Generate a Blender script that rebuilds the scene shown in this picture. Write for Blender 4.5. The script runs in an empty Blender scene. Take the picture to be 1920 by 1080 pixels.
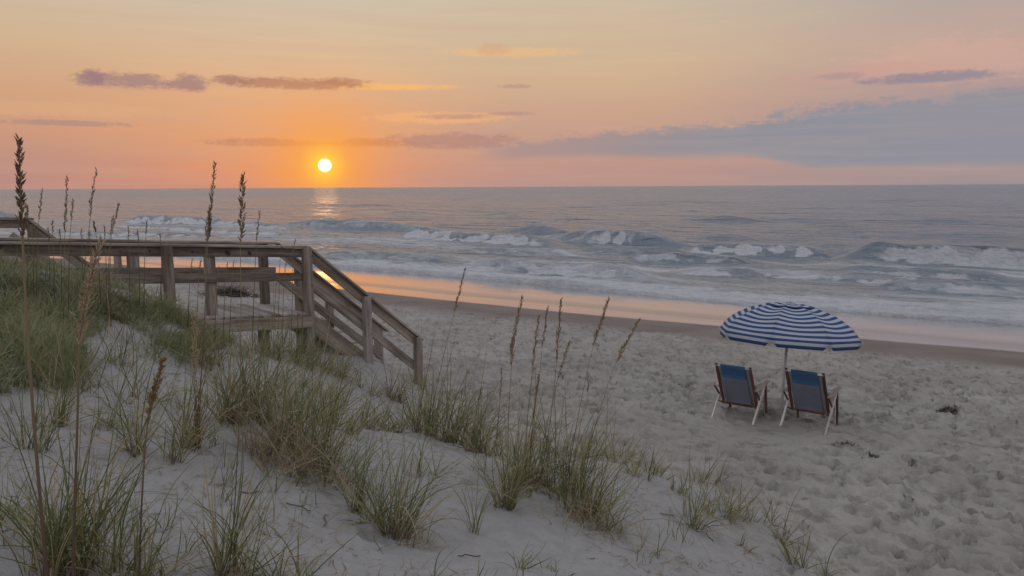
import bpy, math, random
import numpy as np
from mathutils import Vector, Matrix

# ------------------------------------------------------------------ camera
sc = bpy.context.scene
COL = sc.collection
F_PX = 1493.0
EYE = 4.75                       # metres above still water
PITCH = math.atan(190 / F_PX)
ROLL = math.radians(0.30)
fwd = Vector((0, math.cos(PITCH), -math.sin(PITCH)))
r0 = Vector((1, 0, 0)); u0 = r0.cross(fwd)
cr = r0 * math.cos(ROLL) - u0 * math.sin(ROLL)
cu = u0 * math.cos(ROLL) + r0 * math.sin(ROLL)
cd = bpy.data.cameras.new('camera'); cam = bpy.data.objects.new('camera', cd); COL.objects.link(cam)
cd.sensor_width = 36; cd.lens = 36 * F_PX / 1920; cd.clip_start = 0.05; cd.clip_end = 90000
M = Matrix((cr, cu, -fwd)).transposed().to_4x4(); M.translation = Vector((0, 0, EYE))
cam.matrix_world = M
sc.camera = cam

def ray(px, py):
    return fwd + cr * ((px - 960) / F_PX) + cu * ((540 - py) / F_PX)
def at_y(px, py, Y):
    d = ray(px, py); return Vector((0, 0, EYE)) + d * (Y / d.y)
def on_z(px, py, z):
    d = ray(px, py); return Vector((0, 0, EYE)) + d * ((z - EYE) / d.z)
def azel(px, py):
    d = ray(px, py).normalized()
    return math.degrees(math.atan2(d.x, d.y)), math.degrees(math.asin(d.z))

# ------------------------------------------------------------------ node helper
class E:
    """socket wrapper with arithmetic"""
    def __init__(s, t, v): s.t = t; s.v = v
    def m(s, op, *a, clamp=False):
        n = s.t.nodes.new('ShaderNodeMath'); n.operation = op; n.use_clamp = clamp
        for i, x in enumerate((s,) + a):
            if isinstance(x, E): s.t.links.new(x.v, n.inputs[i])
            else: n.inputs[i].default_value = x
        return E(s.t, n.outputs[0])
    def __add__(s, o): return s.m('ADD', o)
    def __radd__(s, o): return s.m('ADD', o)
    def __sub__(s, o): return s.m('SUBTRACT', o)
    def __mul__(s, o): return s.m('MULTIPLY', o)
    def __rmul__(s, o): return s.m('MULTIPLY', o)
    def __truediv__(s, o): return s.m('DIVIDE', o)
    def step(s, a, b):
        n = s.t.nodes.new('ShaderNodeMapRange'); n.interpolation_type = 'SMOOTHSTEP'
        s.t.links.new(s.v, n.inputs[0])
        flip = a > b
        if flip: a, b = b, a
        n.inputs[1].default_value = a; n.inputs[2].default_value = b
        n.inputs[3].default_value = 1.0 if flip else 0.0; n.inputs[4].default_value = 0.0 if flip else 1.0
        return E(s.t, n.outputs[0])
def vec(t, x, y, z=0.0):
    n = t.nodes.new('ShaderNodeCombineXYZ')
    for i, c in enumerate((x, y, z)):
        if isinstance(c, E): t.links.new(c.v, n.inputs[i])
        else: n.inputs[i].default_value = c
    return E(t, n.outputs[0])
def noise(t, v, scale, detail=4, rough=.55, out=0, dist=0):
    n = t.nodes.new('ShaderNodeTexNoise'); t.links.new(v.v, n.inputs['Vector'])
    n.inputs['Scale'].default_value = scale; n.inputs['Detail'].default_value = detail
    n.inputs['Roughness'].default_value = rough; n.inputs['Distortion'].default_value = dist
    return E(t, n.outputs[out])
def rgb8(c):
    f = lambda v: (v / 255 / 12.92) if v <= 10 else ((v / 255 + .055) / 1.055) ** 2.4
    return (f(c[0]), f(c[1]), f(c[2]), 1)
def mixc(t, fac, a, b, mode='MIX'):
    n = t.nodes.new('ShaderNodeMix'); n.data_type = 'RGBA'; n.blend_type = mode
    if isinstance(fac, E): t.links.new(fac.v, n.inputs[0])
    else: n.inputs[0].default_value = fac
    for i, c in ((6, a), (7, b)):
        if isinstance(c, E): t.links.new(c.v, n.inputs[i])
        else: n.inputs[i].default_value = c if len(c) == 4 else (*c, 1)
    return E(t, n.outputs[2])
def ramp(t, f, stops):
    n = t.nodes.new('ShaderNodeValToRGB'); t.links.new(f.v, n.inputs[0])
    cr_ = n.color_ramp
    while len(cr_.elements) < len(stops): cr_.elements.new(0.5)
    for e, (p, c) in zip(cr_.elements, stops):
        e.position = p; e.color = c if len(c) == 4 else (*c, 1)
    return E(t, n.outputs[0])

# ------------------------------------------------------------------ sky
SAZ, SEL = azel(609, 310)
SUN = Vector((math.sin(math.radians(SAZ)) * math.cos(math.radians(SEL)), math.cos(math.radians(SAZ)) * math.cos(math.radians(SEL)), math.sin(math.radians(SEL))))
W = bpy.data.worlds.new('World'); sc.world = W; W.use_nodes = True
t = W.node_tree; t.nodes.clear()
tc = t.nodes.new('ShaderNodeTexCoord')
sp = t.nodes.new('ShaderNodeSeparateXYZ'); t.links.new(tc.outputs['Generated'], sp.inputs[0])
X, Y, Z = (E(t, sp.outputs[i]) for i in range(3))
el = Z.m('ARCSINE') * 57.2958
az = X.m('ARCTAN2', Y) * 57.2958
elp = el.m('MAXIMUM', 0.0)
p = (elp / 90.0).m('POWER', 0.5)
def P(e): return (e / 90) ** .5
ZEN = (.52, .58, .68)
def col(*stops):
    return ramp(t, p, [(P(e), rgb8(c)) for e, c in stops] + [(P(30), (.55, .555, .575)), (P(80), ZEN)])
c_sun = col((0, (216, 142, 112)), (1.6, (226, 152, 110)), (3.2, (230, 162, 114)), (6, (230, 174, 128)), (9, (222, 188, 152)), (12.5, (208, 194, 172)))
c_left = col((0, (176, 137, 132)), (1.5, (190, 143, 130)), (3.5, (204, 152, 126)), (6, (213, 165, 128)), (9, (213, 180, 146)), (12.5, (206, 192, 168)))
c_mid = col((0, (182, 148, 141)), (1.0, (188, 148, 138)), (3, (196, 155, 139)), (5.5, (206, 166, 140)), (8, (212, 182, 148)), (12.5, (208, 191, 165)))
c_right = col((0, (154, 144, 148)), (1.2, (168, 149, 148)), (3, (162, 149, 152)), (6.3, (178, 154, 152)), (9, (192, 168, 156)), (12.5, (176, 168, 166)))
c_back = col((0, (150, 142, 158)), (4, (164, 150, 160)), (8, (176, 164, 168)), (12.5, (184, 178, 182)))
noiseA = noise(t, vec(t, az * .08, el * .45), 1.0, 3)
azn = az + (noiseA - .5) * 10.0
cc = mixc(t, azn.step(-33, -14), c_left, c_sun)
cc = mixc(t, azn.step(-14, 1), cc, c_mid)
cc = mixc(t, azn.step(6, 32), cc, c_right)
cc = mixc(t, az.m('ABSOLUTE').step(38, 80), cc, c_back)
# soft streaky variation
st = noise(t, vec(t, az * .05, el * .9), 1.6, 5, .6)
cc = mixc(t, st.step(.35, .75) * .25, cc, rgb8((206, 166, 150)))
# clouds
wx = noise(t, vec(t, az * .8, el * 1.9), 1.0, 6, .6)
wy = noise(t, vec(t, az * 2.6, el * 5.0, 7.0), 1.0, 4, .6)
bank_n = noise(t, vec(t, az * .16, el * .8, 3.0), 1.0, 5, .6)
def cloud(px, py, rx, ry, c, op=.9, amp=2.1, soft=.8, tilt=0.0, flat=True):
    global cc
    a0, e0 = azel(px, py)
    da = (az - a0) / (rx / 26.06); de = (el - e0 - 0.0) / (ry / 26.06)
    if tilt: de = de - da * tilt
    d = da * da + de * de
    m_ = (d + (wx - .5) * (-amp * 1.7) + (wy - .5) * (-amp)).step(1 + soft, 1 - soft)
    if flat: m_ = m_ * de.step(-1.25, -.55)
    cc = mixc(t, m_ * (op * .88), cc, rgb8(c))
MA = (158, 122, 124)
# pale wisps first
cloud(960, 98, 110, 8, (240, 190, 130), .6, 1.6, .7, flat=False)
cloud(925, 93, 30, 10, (215, 165, 130), .6, 1.5, .7, flat=False)
cloud(820, 221, 120, 10, (246, 182, 120), .7, 1.6, .7, flat=False)
cloud(1790, 112, 150, 34, (216, 172, 156), .65, 1.8, .8, flat=False)
cloud(1640, 138, 130, 16, (206, 160, 150), .6, 1.5, .7, flat=False)
cloud(120, 205, 170, 12, (222, 172, 130), .6, 1.8, .8, flat=False)
cloud(640, 161, 190, 6, (255, 190, 104), .75, 1.2, .7, flat=False)
# mauve clouds
cloud(238, 152, 66, 13, (162, 128, 128), .9)
cloud(172, 147, 20, 14, (158, 124, 128), .9)
cloud(354, 157, 26, 15, (160, 126, 126), .9, 1.8)
cloud(436, 150, 30, 8, (168, 126, 116), .9, 1.8)
cloud(545, 158, 115, 10, (172, 126, 110), .92)
cloud(640, 154, 45, 7, (180, 130, 106), .85)
cloud(122, 231, 85, 5, (172, 138, 132), .75)
cloud(500, 268, 90, 7, (196, 136, 110), .85)
cloud(670, 271, 150, 5, (214, 140, 92), .75)
cloud(850, 219, 60, 5, (188, 146, 134), .8)
cloud(960, 213, 38, 4, (182, 144, 138), .7)
cloud(965, 162, 26, 4, (184, 140, 130), .6)
cloud(700, 266, 60, 6, (200, 134, 100), .8)
cloud(850, 266, 115, 15, (178, 136, 126), .85)
cloud(1740, 146, 95, 9, (142, 136, 150), .9)
cloud(1575, 143, 36, 6, (172, 148, 150), .7)
# the grey-violet bank that thickens to the right of the frame
a1, e1 = azel(940, 268); a2, e2 = azel(1440, 252)
lo = az.step(a1, a2) * 1.0
top = (az - a1) * .07 + 3.25 + (bank_n - .5) * 2.4 + (wx - .5) * 1.9 + (wy - .5) * .8 + az.step(azel(1380, 0)[0], azel(1480, 0)[0]) * .25
bot = az.step(azel(1380, 0)[0], azel(1560, 0)[0]) * -.85 + 2.05 + (bank_n - .5) * -.5
bm = el.m('SUBTRACT', bot).step(-.35, .35) * (top - el).step(-.35, .6) * az.step(a1 - 2.2, a1 + 1.2)
cc = mixc(t, bm * (1 - 0) * az.step(110, 60) * .95, cc, mixc(t, az.step(a1, a1 + 18), rgb8((172, 146, 142)), mixc(t, st.step(.35, .65), rgb8((140, 144, 156)), rgb8((152, 149, 154)))))
bm2 = (el - 5.9 + (bank_n - .5) * 4.0).step(.6, -2.2) * az.step(azel(1500, 0)[0], azel(1900, 0)[0]) * el.step(.9, 1.8) * az.step(130, 60)
cc = mixc(t, bm2 * .55, cc, rgb8((150, 146, 158)))
# glow round the sun
dt = t.nodes.new('ShaderNodeVectorMath'); dt.operation = 'DOT_PRODUCT'
t.links.new(tc.outputs['Generated'], dt.inputs[0]); dt.inputs[1].default_value = SUN
ang = E(t, dt.outputs['Value']).m('MINIMUM', 1.0).m('ARCCOSINE') * 57.2958
g1 = (ang * ang * -.07).m('EXPONENT')
cc = mixc(t, g1 * .72, cc, rgb8((255, 158, 66)))
g2 = (ang * -.95).m('EXPONENT')
cc = mixc(t, g2 * .9, cc, (1.0, .50, .05, 1))
g3 = (ang * ang * -1.0).m('EXPONENT')
cc = mixc(t, g3, cc, (1.15, .68, .07, 1))
disc = ang.step(.50, .40)
cc = mixc(t, disc, cc, (1.7, 1.45, 1.0, 1))
bg = t.nodes.new('ShaderNodeBackground'); t.links.new(cc.v, bg.inputs[0]); bg.inputs[1].default_value = .97
sky = t.nodes.new('ShaderNodeTexSky'); sky.sky_type = 'NISHITA'; sky.sun_disc = False
sky.sun_elevation = math.radians(SEL); sky.sun_rotation = math.radians(SAZ)
bg2 = t.nodes.new('ShaderNodeBackground'); t.links.new(sky.outputs[0], bg2.inputs[0]); bg2.inputs[1].default_value = .0015
ad = t.nodes.new('ShaderNodeAddShader'); t.links.new(bg.outputs[0], ad.inputs[0]); t.links.new(bg2.outputs[0], ad.inputs[1])
wo = t.nodes.new('ShaderNodeOutputWorld'); t.links.new(ad.outputs[0], wo.inputs[0])
W.cycles.sampling_method = 'MANUAL'; W.cycles.sample_map_resolution = 1024

sd = bpy.data.lights.new('sun', 'SUN'); so = bpy.data.objects.new('sun', sd); COL.objects.link(so)
sd.energy = 0.005; sd.angle = math.radians(1.6); sd.color = (1, .45, .15)
so.rotation_euler = SUN.to_track_quat('Z', 'Y').to_euler()
sc.view_settings.view_transform = 'Standard'; sc.view_settings.look = 'None'
sc.view_settings.exposure = 0.0; sc.view_settings.gamma = 1.0; sc.view_settings.use_curve_mapping = False
sc.cycles.max_bounces = 5; sc.cycles.use_denoising = True

# ------------------------------------------------------------------ numpy noise
def _h(ix, iy, s):
    n = (ix.astype(np.int64) * 374761393 + iy.astype(np.int64) * 668265263 + s * 1442695041) & 0xffffffff
    n = ((n ^ (n >> 13)) * 1274126177) & 0xffffffff
    n = n ^ (n >> 16)
    return (n & 0xffff) / 65535.0
def vnoise(x, y, s=0):
    ix = np.floor(x); iy = np.floor(y); fx = x - ix; fy = y - iy
    fx = fx * fx * (3 - 2 * fx); fy = fy * fy * (3 - 2 * fy)
    a = _h(ix, iy, s); b = _h(ix + 1, iy, s); c = _h(ix, iy + 1, s); d = _h(ix + 1, iy + 1, s)
    return (a * (1 - fx) + b * fx) * (1 - fy) + (c * (1 - fx) + d * fx) * fy
def fbm(x, y, o=4, s=0, g=.5):
    r = 0; a = 1; tt = 0
    for i in range(o):
        r = r + a * (vnoise(x, y, s + i * 17) - .5); tt += a; a *= g; x = x * 2.03 + 11.3; y = y * 2.03 + 5.7
    return r / tt * 2
def sstep(a, b, x):
    q = np.clip((x - a) / (b - a), 0, 1); return q * q * (3 - 2 * q)

# ------------------------------------------------------------------ shapes of the ground
SN = np.array([.552, .834]); SD = np.array([-.834, .552])      # towards the sea, along the shore (leftwards)
def ST(x, y): return SN[0] * x + SN[1] * y, SD[0] * x + SD[1] * y
_bs = np.arange(-400, 900, .5)
_bz = np.interp(_bs, [-400, -40, 4, 12.3, 19, 25.2, 31, 36, 60, 120, 900], [6, 2.0, 1.22, 1.1, .68, .24, .01, -.22, -1.2, -3, -20])
_k = np.hanning(13); _bz = np.convolve(np.pad(_bz, 6, mode='edge'), _k / _k.sum(), 'valid')
def shoreline(T): return 0 * T
_ft = [-400, -60, 0.5, 3.8, 7.5, 11.5, 17.5, 24, 31, 38, 50, 75, 400]; _fs = [33, 32, 32.0, 31.75, 31.46, 31.6, 32.8, 33.9, 34.6, 34.6, 35.2, 36, 38]
_wt = [-400, -60, 0, 9, 13, 18, 25, 35, 41, 45, 70, 400]; _ws = [26, 25.5, 25.1, 24.7, 24.35, 24.6, 25.0, 26.3, 26.75, 27.1, 28, 29]
def smooth_interp(T, a, b_):
    return (np.interp(T - 1.5, a, b_) + np.interp(T - .5, a, b_) + np.interp(T + .5, a, b_) + np.interp(T + 1.5, a, b_)) / 4
def beach(x, y):
    s, T = ST(x, y)
    return np.interp(s + shoreline(T) * sstep(14, 26, s) * (1 - sstep(36, 60, s)), _bs, _bz)

# walkway frame
WP = Vector((-3.27, 12.6)); WU = Vector((.77, .64)).normalized(); WW = Vector((-WU.y, WU.x))
def walk(s, o, z): q = WP + WU * s + WW * o; return Vector((q.x, q.y, z))
def on_walk(px, py, o):
    """pixel -> (s, z) on the upright plane at offset o of the walkway"""
    d = ray(px, py); n = Vector((WW.x, WW.y, 0)); q = walk(0, o, 0)
    k = n.dot(q - Vector((0, 0, EYE))) / n.dot(d)
    h = Vector((0, 0, EYE)) + d * k
    return (Vector((h.x, h.y)) - WP - WW * o).dot(WU), h.z
def Wz(z): return EYE + z

ctl = []
for px, py, Yd in [(0, 1080, 3.3), (250, 1080, 3.4), (500, 1080, 3.6), (900, 1080, 4.2), (1250, 1080, 5.1), (1450, 1080, 6.1),
                   (0, 800, 5.3), (200, 800, 5.6), (400, 800, 6.0), (560, 880, 5.6), (740, 1010, 4.85), (640, 800, 7.2),
                   (100, 650, 7.1), (300, 700, 7.7), (200, 600, 8.8), (0, 500, 9.2), (0, 580, 8.2), (-300, 560, 7.5), (-300, 900, 3.6),
                   (315, 572, 10.3), (420, 640, 10.7), (560, 668, 11.6), (700, 800, 8.2), (800, 815, 8.0), (880, 850, 7.6),
                   (950, 960, 5.7), (1100, 870, 7.6), (1100, 950, 6.2), (1180, 1000, 5.6), (1250, 890, 8.0), (1300, 990, 6.6),
                   (1400, 950, 7.8), (1500, 1000, 7.55), (1570, 1080, 7.0), (500, 720, 9.3), (600, 740, 9.4), (400, 900, 4.9), (700, 900, 5.6), (130, 520, 9.6)]:
    v = at_y(px, py, Yd); ctl.append((v.x, v.y, v.z))
for x, y, z in [(0, 0, -1.6), (-4, 1, -1.5), (3.2, 3, -2.9), (5, 2, -4.2), (-3, -4, -1.5), (-10, 5, -1.0), (6, -4, -4.3),
                (4.2, 7, -4.1), (4.6, 5, -4.1), (3, 9.6, -4.2), (1.6, 10.2, -4.1), (0, 10.6, -3.9), (-.6, 12.4, -3.9), (7, 10, -5),
                (-14, 10, -1.6), (-9, 10.4, -1.25), (-8, 13, -2.9), (-13, 14, -3.2), (-14, 22, -4.6), (-2, 18, -5), (-6, 20, -5), (3, 15, -5.5)]:
    ctl.append((x, y, EYE + z))
for s, o, z in [(0, 0, -2.65), (0, .7, -2.7), (0, 1.5, -3.2), (.6, -.1, -2.85), (1.1, -.15, -3.0), (1.0, .6, -2.75), (1.45, .6, -3.0), (1.9, .5, -3.35), (2.3, .2, -3.75),
                (1.9, -.3, -3.5), (1.2, 1.6, -3.5), (2.2, 1.4, -3.8), (-1.5, .2, -2.35), (-2.3, .6, -2.1), (-2.5, 1.8, -2.9), (-1.2, 1.6, -3.1), (-1.5, 3.5, -3.9)]:
    v = walk(s, o, EYE + z); ctl.append(tuple(v))
ctl = np.array(ctl)
def _u(r2): return np.where(r2 > 0, r2 * np.log(r2 + 1e-12), 0)
def _solve():
    n = len(ctl); xy = ctl[:, :2]
    d2 = ((xy[:, None] - xy[None]) ** 2).sum(-1)
    A = np.zeros((n + 3, n + 3)); A[:n, :n] = _u(d2) + np.eye(n) * .25
    A[:n, n] = 1; A[:n, n + 1:] = xy; A[n, :n] = 1; A[n + 1:, :n] = xy.T
    return np.linalg.solve(A, np.concatenate([ctl[:, 2], np.zeros(3)]))
TW = _solve()
def tps(x, y):
    out = np.zeros(x.shape); xy = ctl[:, :2]
    for i in range(len(xy)): out += TW[i] * _u((x - xy[i, 0]) ** 2 + (y - xy[i, 1]) ** 2)
    return out + TW[-3] + TW[-2] * x + TW[-1] * y
def dune_beach(x, y):
    b = beach(x, y)
    near = 1 - sstep(17, 23, np.hypot(x + 3, y - 4))
    d = np.where(near > 0, tps(x, y), -9) * near + (1 - near) * (-3)
    m = sstep(-.1, .75, d - b)                      # 1 on the dune
    k = .16; h = np.clip(.5 + .5 * (d - b) / k, 0, 1)
    return b * (1 - h) + d * h + k * h * (1 - h), m
def craters(x, y, c, seed, r0_, r1_, dep, pres=.8):
    gx = np.floor(x / c); gy = np.floor(y / c); out = np.zeros(x.shape)
    for i in (-1, 0, 1):
        for j in (-1, 0, 1):
            cx, cy = gx + i, gy + j
            px_ = (cx + _h(cx, cy, seed)) * c; py_ = (cy + _h(cx, cy, seed + 1)) * c
            th = _h(cx, cy, seed + 2) * 3.1416; rr = r0_ + (r1_ - r0_) * _h(cx, cy, seed + 3)
            dp = dep * (.3 + .7 * _h(cx, cy, seed + 4)) * (_h(cx, cy, seed + 5) < pres)
            dx, dy = x - px_, y - py_
            ex = (dx * np.cos(th) + dy * np.sin(th)) / rr; ey = (-dx * np.sin(th) + dy * np.cos(th)) / (rr * .62)
            q = np.sqrt(ex * ex + ey * ey)
            out += dp * (-np.exp(-(q ** 2.4)) + .42 * np.exp(-((q - 1.45) / .42) ** 2))
    return out
def ground(x, y, detail=True):
    z, m = dune_beach(x, y)
    if not detail: return z
    s, T = ST(x, y)
    churn = (1 - m) * (1 - sstep(20.6, 22.4, s + .5 * fbm(T * .4, s * .2, 2, 5)))
    xw = x + .08 * fbm(x * 3, y * 3, 2, 31); yw = y + .08 * fbm(x * 3, y * 3, 2, 37)
    patch = .75 + .6 * np.clip(vnoise(x * .35, y * .35, 91), 0, 1)
    smooth = 1 - .75 * np.exp(-(((x - 4.6) / 2.4) ** 2 + ((y - 11.3) / .8) ** 2))     # smoother sand behind the chairs
    c = craters(xw, yw, .25, 3, .055, .115, .135, .97) + craters(xw + 9, yw + 4, .47, 50, .10, .18, .10, .6)
    z = z + churn * smooth * patch * (c + .04 * fbm(x * 2.2, y * 2.2, 3, 9) + .035 * fbm(x * 8, y * 8, 3, 12, .6))
    z = z + (1 - churn) * (1 - m) * .004 * fbm(x * .8, y * 2, 3, 14)
    # dune: soft swells, wind ripples, a few hollows and footprints
    rip = np.sin((x * .35 + y * 1.0) * 42 + 5 * fbm(x * 1.3, y * 1.3, 3, 44)) * .004 * np.clip(fbm(x * .7, y * .7, 2, 71) * 2 + .3, 0, 1)
    z = z + m * (.05 * fbm(x * 1.1, y * 1.1, 4, 21) + .018 * fbm(x * 5, y * 5, 3, 25) + rip + craters(xw + 3, yw, .75, 80, .06, .13, .05, .45))
    return z
def hit(px, py, z_off=0.0):
    d = ray(px, py)
    k = np.linspace(2.2, 60, 4000) / d.y
    x = d.x * k; y = d.y * k; z = EYE + d.z * k
    g = ground(x, y, False)
    i = np.argmax(z < g)
    if not (z < g).any(): return None
    zz = float(ground(x[i:i + 1], y[i:i + 1])[0])
    return Vector((x[i], y[i], zz + z_off))

# ------------------------------------------------------------------ mesh helpers
def np_mesh(name, V, Fq, smooth=True, attrs=None):
    me = bpy.data.meshes.new(name)
    V = np.asarray(V, np.float32); Fq = np.asarray(Fq, np.int32); k = Fq.shape[1]
    me.vertices.add(len(V)); me.vertices.foreach_set('co', V.ravel())
    me.loops.add(Fq.size); me.loops.foreach_set('vertex_index', Fq.ravel())
    me.polygons.add(len(Fq)); me.polygons.foreach_set('loop_start', np.arange(0, Fq.size, k, dtype=np.int32))
    me.update(calc_edges=True)
    me.polygons.foreach_set('use_smooth', np.full(len(Fq), smooth))
    for a, vals in (attrs or {}).items():
        at = me.attributes.new(a, 'FLOAT', 'POINT'); at.data.foreach_set('value', np.asarray(vals, np.float32).ravel())
    me.validate(); return me
def link(name, me, mat=None, parent=None, **props):
    o = bpy.data.objects.new(name, me); COL.objects.link(o)
    if mat is not None and me is not None:
        if isinstance(mat, (list, tuple)):
            for m_ in mat: me.materials.append(m_)
        elif not me.materials: me.materials.append(mat)
    if parent is not None: o.parent = parent
    for k_, v in props.items(): o[k_] = v
    return o
def empty(name, loc, rz=0, **props):
    o = bpy.data.objects.new(name, None); COL.objects.link(o); o.location = loc; o.rotation_euler = (0, 0, rz)
    o.empty_display_size = .1
    for k_, v in props.items(): o[k_] = v
    return o
def grid_faces(n, m):
    i = np.arange(n - 1)[:, None] * m + np.arange(m - 1)[None]
    return np.stack([i, i + 1, i + m + 1, i + m], -1).reshape(-1, 4)

def new_mat(name):
    m_ = bpy.data.materials.new(name); m_.use_nodes = True
    tt = m_.node_tree; b = tt.nodes['Principled BSDF']
    return m_, tt, b
def setin(tt, b, name, v):
    if isinstance(v, E): tt.links.new(v.v, b.inputs[name])
    else: b.inputs[name].default_value = v if not (isinstance(v, tuple) and len(v) == 3) else (*v, 1)
def attr(tt, name, out=2):
    n = tt.nodes.new('ShaderNodeAttribute'); n.attribute_name = name; return E(tt, n.outputs[out])
def coords(tt, kind='Object'):
    n = tt.nodes.new('ShaderNodeTexCoord'); s_ = tt.nodes.new('ShaderNodeSeparateXYZ'); tt.links.new(n.outputs[kind], s_.inputs[0])
    return E(tt, n.outputs[kind]), [E(tt, s_.outputs[i]) for i in range(3)]
def bump(tt, b, h, strength, dist=.02):
    n = tt.nodes.new('ShaderNodeBump'); tt.links.new(h.v, n.inputs['Height']); n.inputs['Distance'].default_value = dist
    if isinstance(strength, E): tt.links.new(strength.v, n.inputs['Strength'])
    else: n.inputs['Strength'].default_value = strength
    tt.links.new(n.outputs[0], b.inputs['Normal'])

# ------------------------------------------------------------------ sand
m_sand, tt, b = new_mat('sand')
co, (cx, cy, cz) = coords(tt)
S_ = cx * float(SN[0]) + cy * float(SN[1]); T_ = cx * float(SD[0]) + cy * float(SD[1])
wet = attr(tt, 'wet'); dune = attr(tt, 'dune')
big = noise(tt, co, .55, 4); fine = noise(tt, co, 60, 3); mid = noise(tt, co, 7, 5, .6)
dry = mixc(tt, big.step(.3, .7), (.355, .33, .305), (.44, .415, .385))
dry = mixc(tt, dune * .8, dry, mixc(tt, mid.step(.35, .65), (.335, .338, .342), (.405, .405, .41)))
dry = mixc(tt, mid.step(.52, .75) * (1 - 0) * .30, dry, (.27, .24, .225))
dry = mixc(tt, fine.step(.55, .8) * .35, dry, (.22, .19, .17))
damp = (S_ + (noise(tt, vec(tt, T_ * .12, S_ * .1), 1, 3) - .5) * 2.5).step(20.4, 22.2)
pat = noise(tt, vec(tt, T_ * 1.1 , S_ * 2.4, 5.0), 1.6, 5, .68)
dry = mixc(tt, pat.step(.50, .66) * (dune * -.9 + 1.0) * .75, dry, (.235, .212, .195))
cs = mixc(tt, damp, dry, mixc(tt, big.step(.3, .7), (.22, .185, .165), (.27, .235, .215)))
cs = mixc(tt, wet, cs, mixc(tt, (S_ + (big - .5) * 2.0).step(25.6, 27.0), (.17, .145, .13), (.165, .165, .175)))  # seaward wet sand tinted blue-grey: grey cloud reflection put into the colour
setin(tt, b, 'Base Color', cs)
band = noise(tt, vec(tt, T_ * .035, S_ * .55), 1, 4, .55)
setin(tt, b, 'Roughness', wet * -.84 + .95 + wet * band.step(.45, .75) * .10 + wet * (S_ + T_ * -.05 + (band - .5) * 3.5).step(25.2, 26.0) * (S_ + T_ * -.05 + (band - .5) * 3.5).step(28.0, 26.4) * .14)
setin(tt, b, 'Specular IOR Level', wet * .85 + .15); wb_ = S_ + T_ * -.05 + (band - .5) * 3.5
setin(tt, b, 'Coat Weight', wet * (1 - 0) * (wb_.step(25.2, 26.0) * wb_.step(28.0, 26.4) * -.6 + 1.0)); b.inputs['Coat Roughness'].default_value = .12; b.inputs['Coat IOR'].default_value = 1.45
bh = noise(tt, co, 90, 3) * .35 + noise(tt, co, 22, 4, .6) + noise(tt, vec(tt, T_, S_ * 2), 7, 4, .6) * 1.2
bump(tt, b, bh, (1 - 0) * (wet * -.97 + 1.0) * .8, .024)

def sand_patch(rs, azs):
    R, A = np.meshgrid(rs, np.radians(azs), indexing='ij')
    x = R * np.sin(A); y = R * np.cos(A)
    return x, y
parts = []
rs = np.geomspace(1.4, 75, 860); azs = np.linspace(-52, 52, 760)
def patch_mesh(rs, azs, detail):
    x, y = sand_patch(rs, azs); x = x.ravel(); y = y.ravel()
    z = ground(x, y, detail); s, T = ST(x, y)
    sh = s - smooth_interp(T, _wt, _ws) + 25.17 + .22 * fbm(T * .25, s * .05, 2, 64)
    w = sstep(25.0, 25.35, sh)
    dm = dune_beach(x, y)[1]
    return np.stack([x, y, z], 1), grid_faces(len(rs), len(azs))[:, ::-1], w, dm
Vs, Fs, Ws, Ds = [], [], [], []; off = 0
for rs_, az_, dt_ in ((rs, azs, True), (np.geomspace(1.4, 75, 90), np.linspace(52, 308, 120), False), (np.geomspace(75, 3000, 50), np.linspace(-180, 180, 240), False)):
    V_, F_, w_, d_ = patch_mesh(rs_, az_, dt_)
    Vs.append(V_); Fs.append(F_ + off); Ws.append(w_); Ds.append(d_); off += len(V_)
me = np_mesh('beach_sand', np.concatenate(Vs), np.concatenate(Fs), True, {'wet': np.concatenate(Ws), 'dune': np.concatenate(Ds)})
link('beach_sand', me, m_sand, kind='structure')

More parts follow.
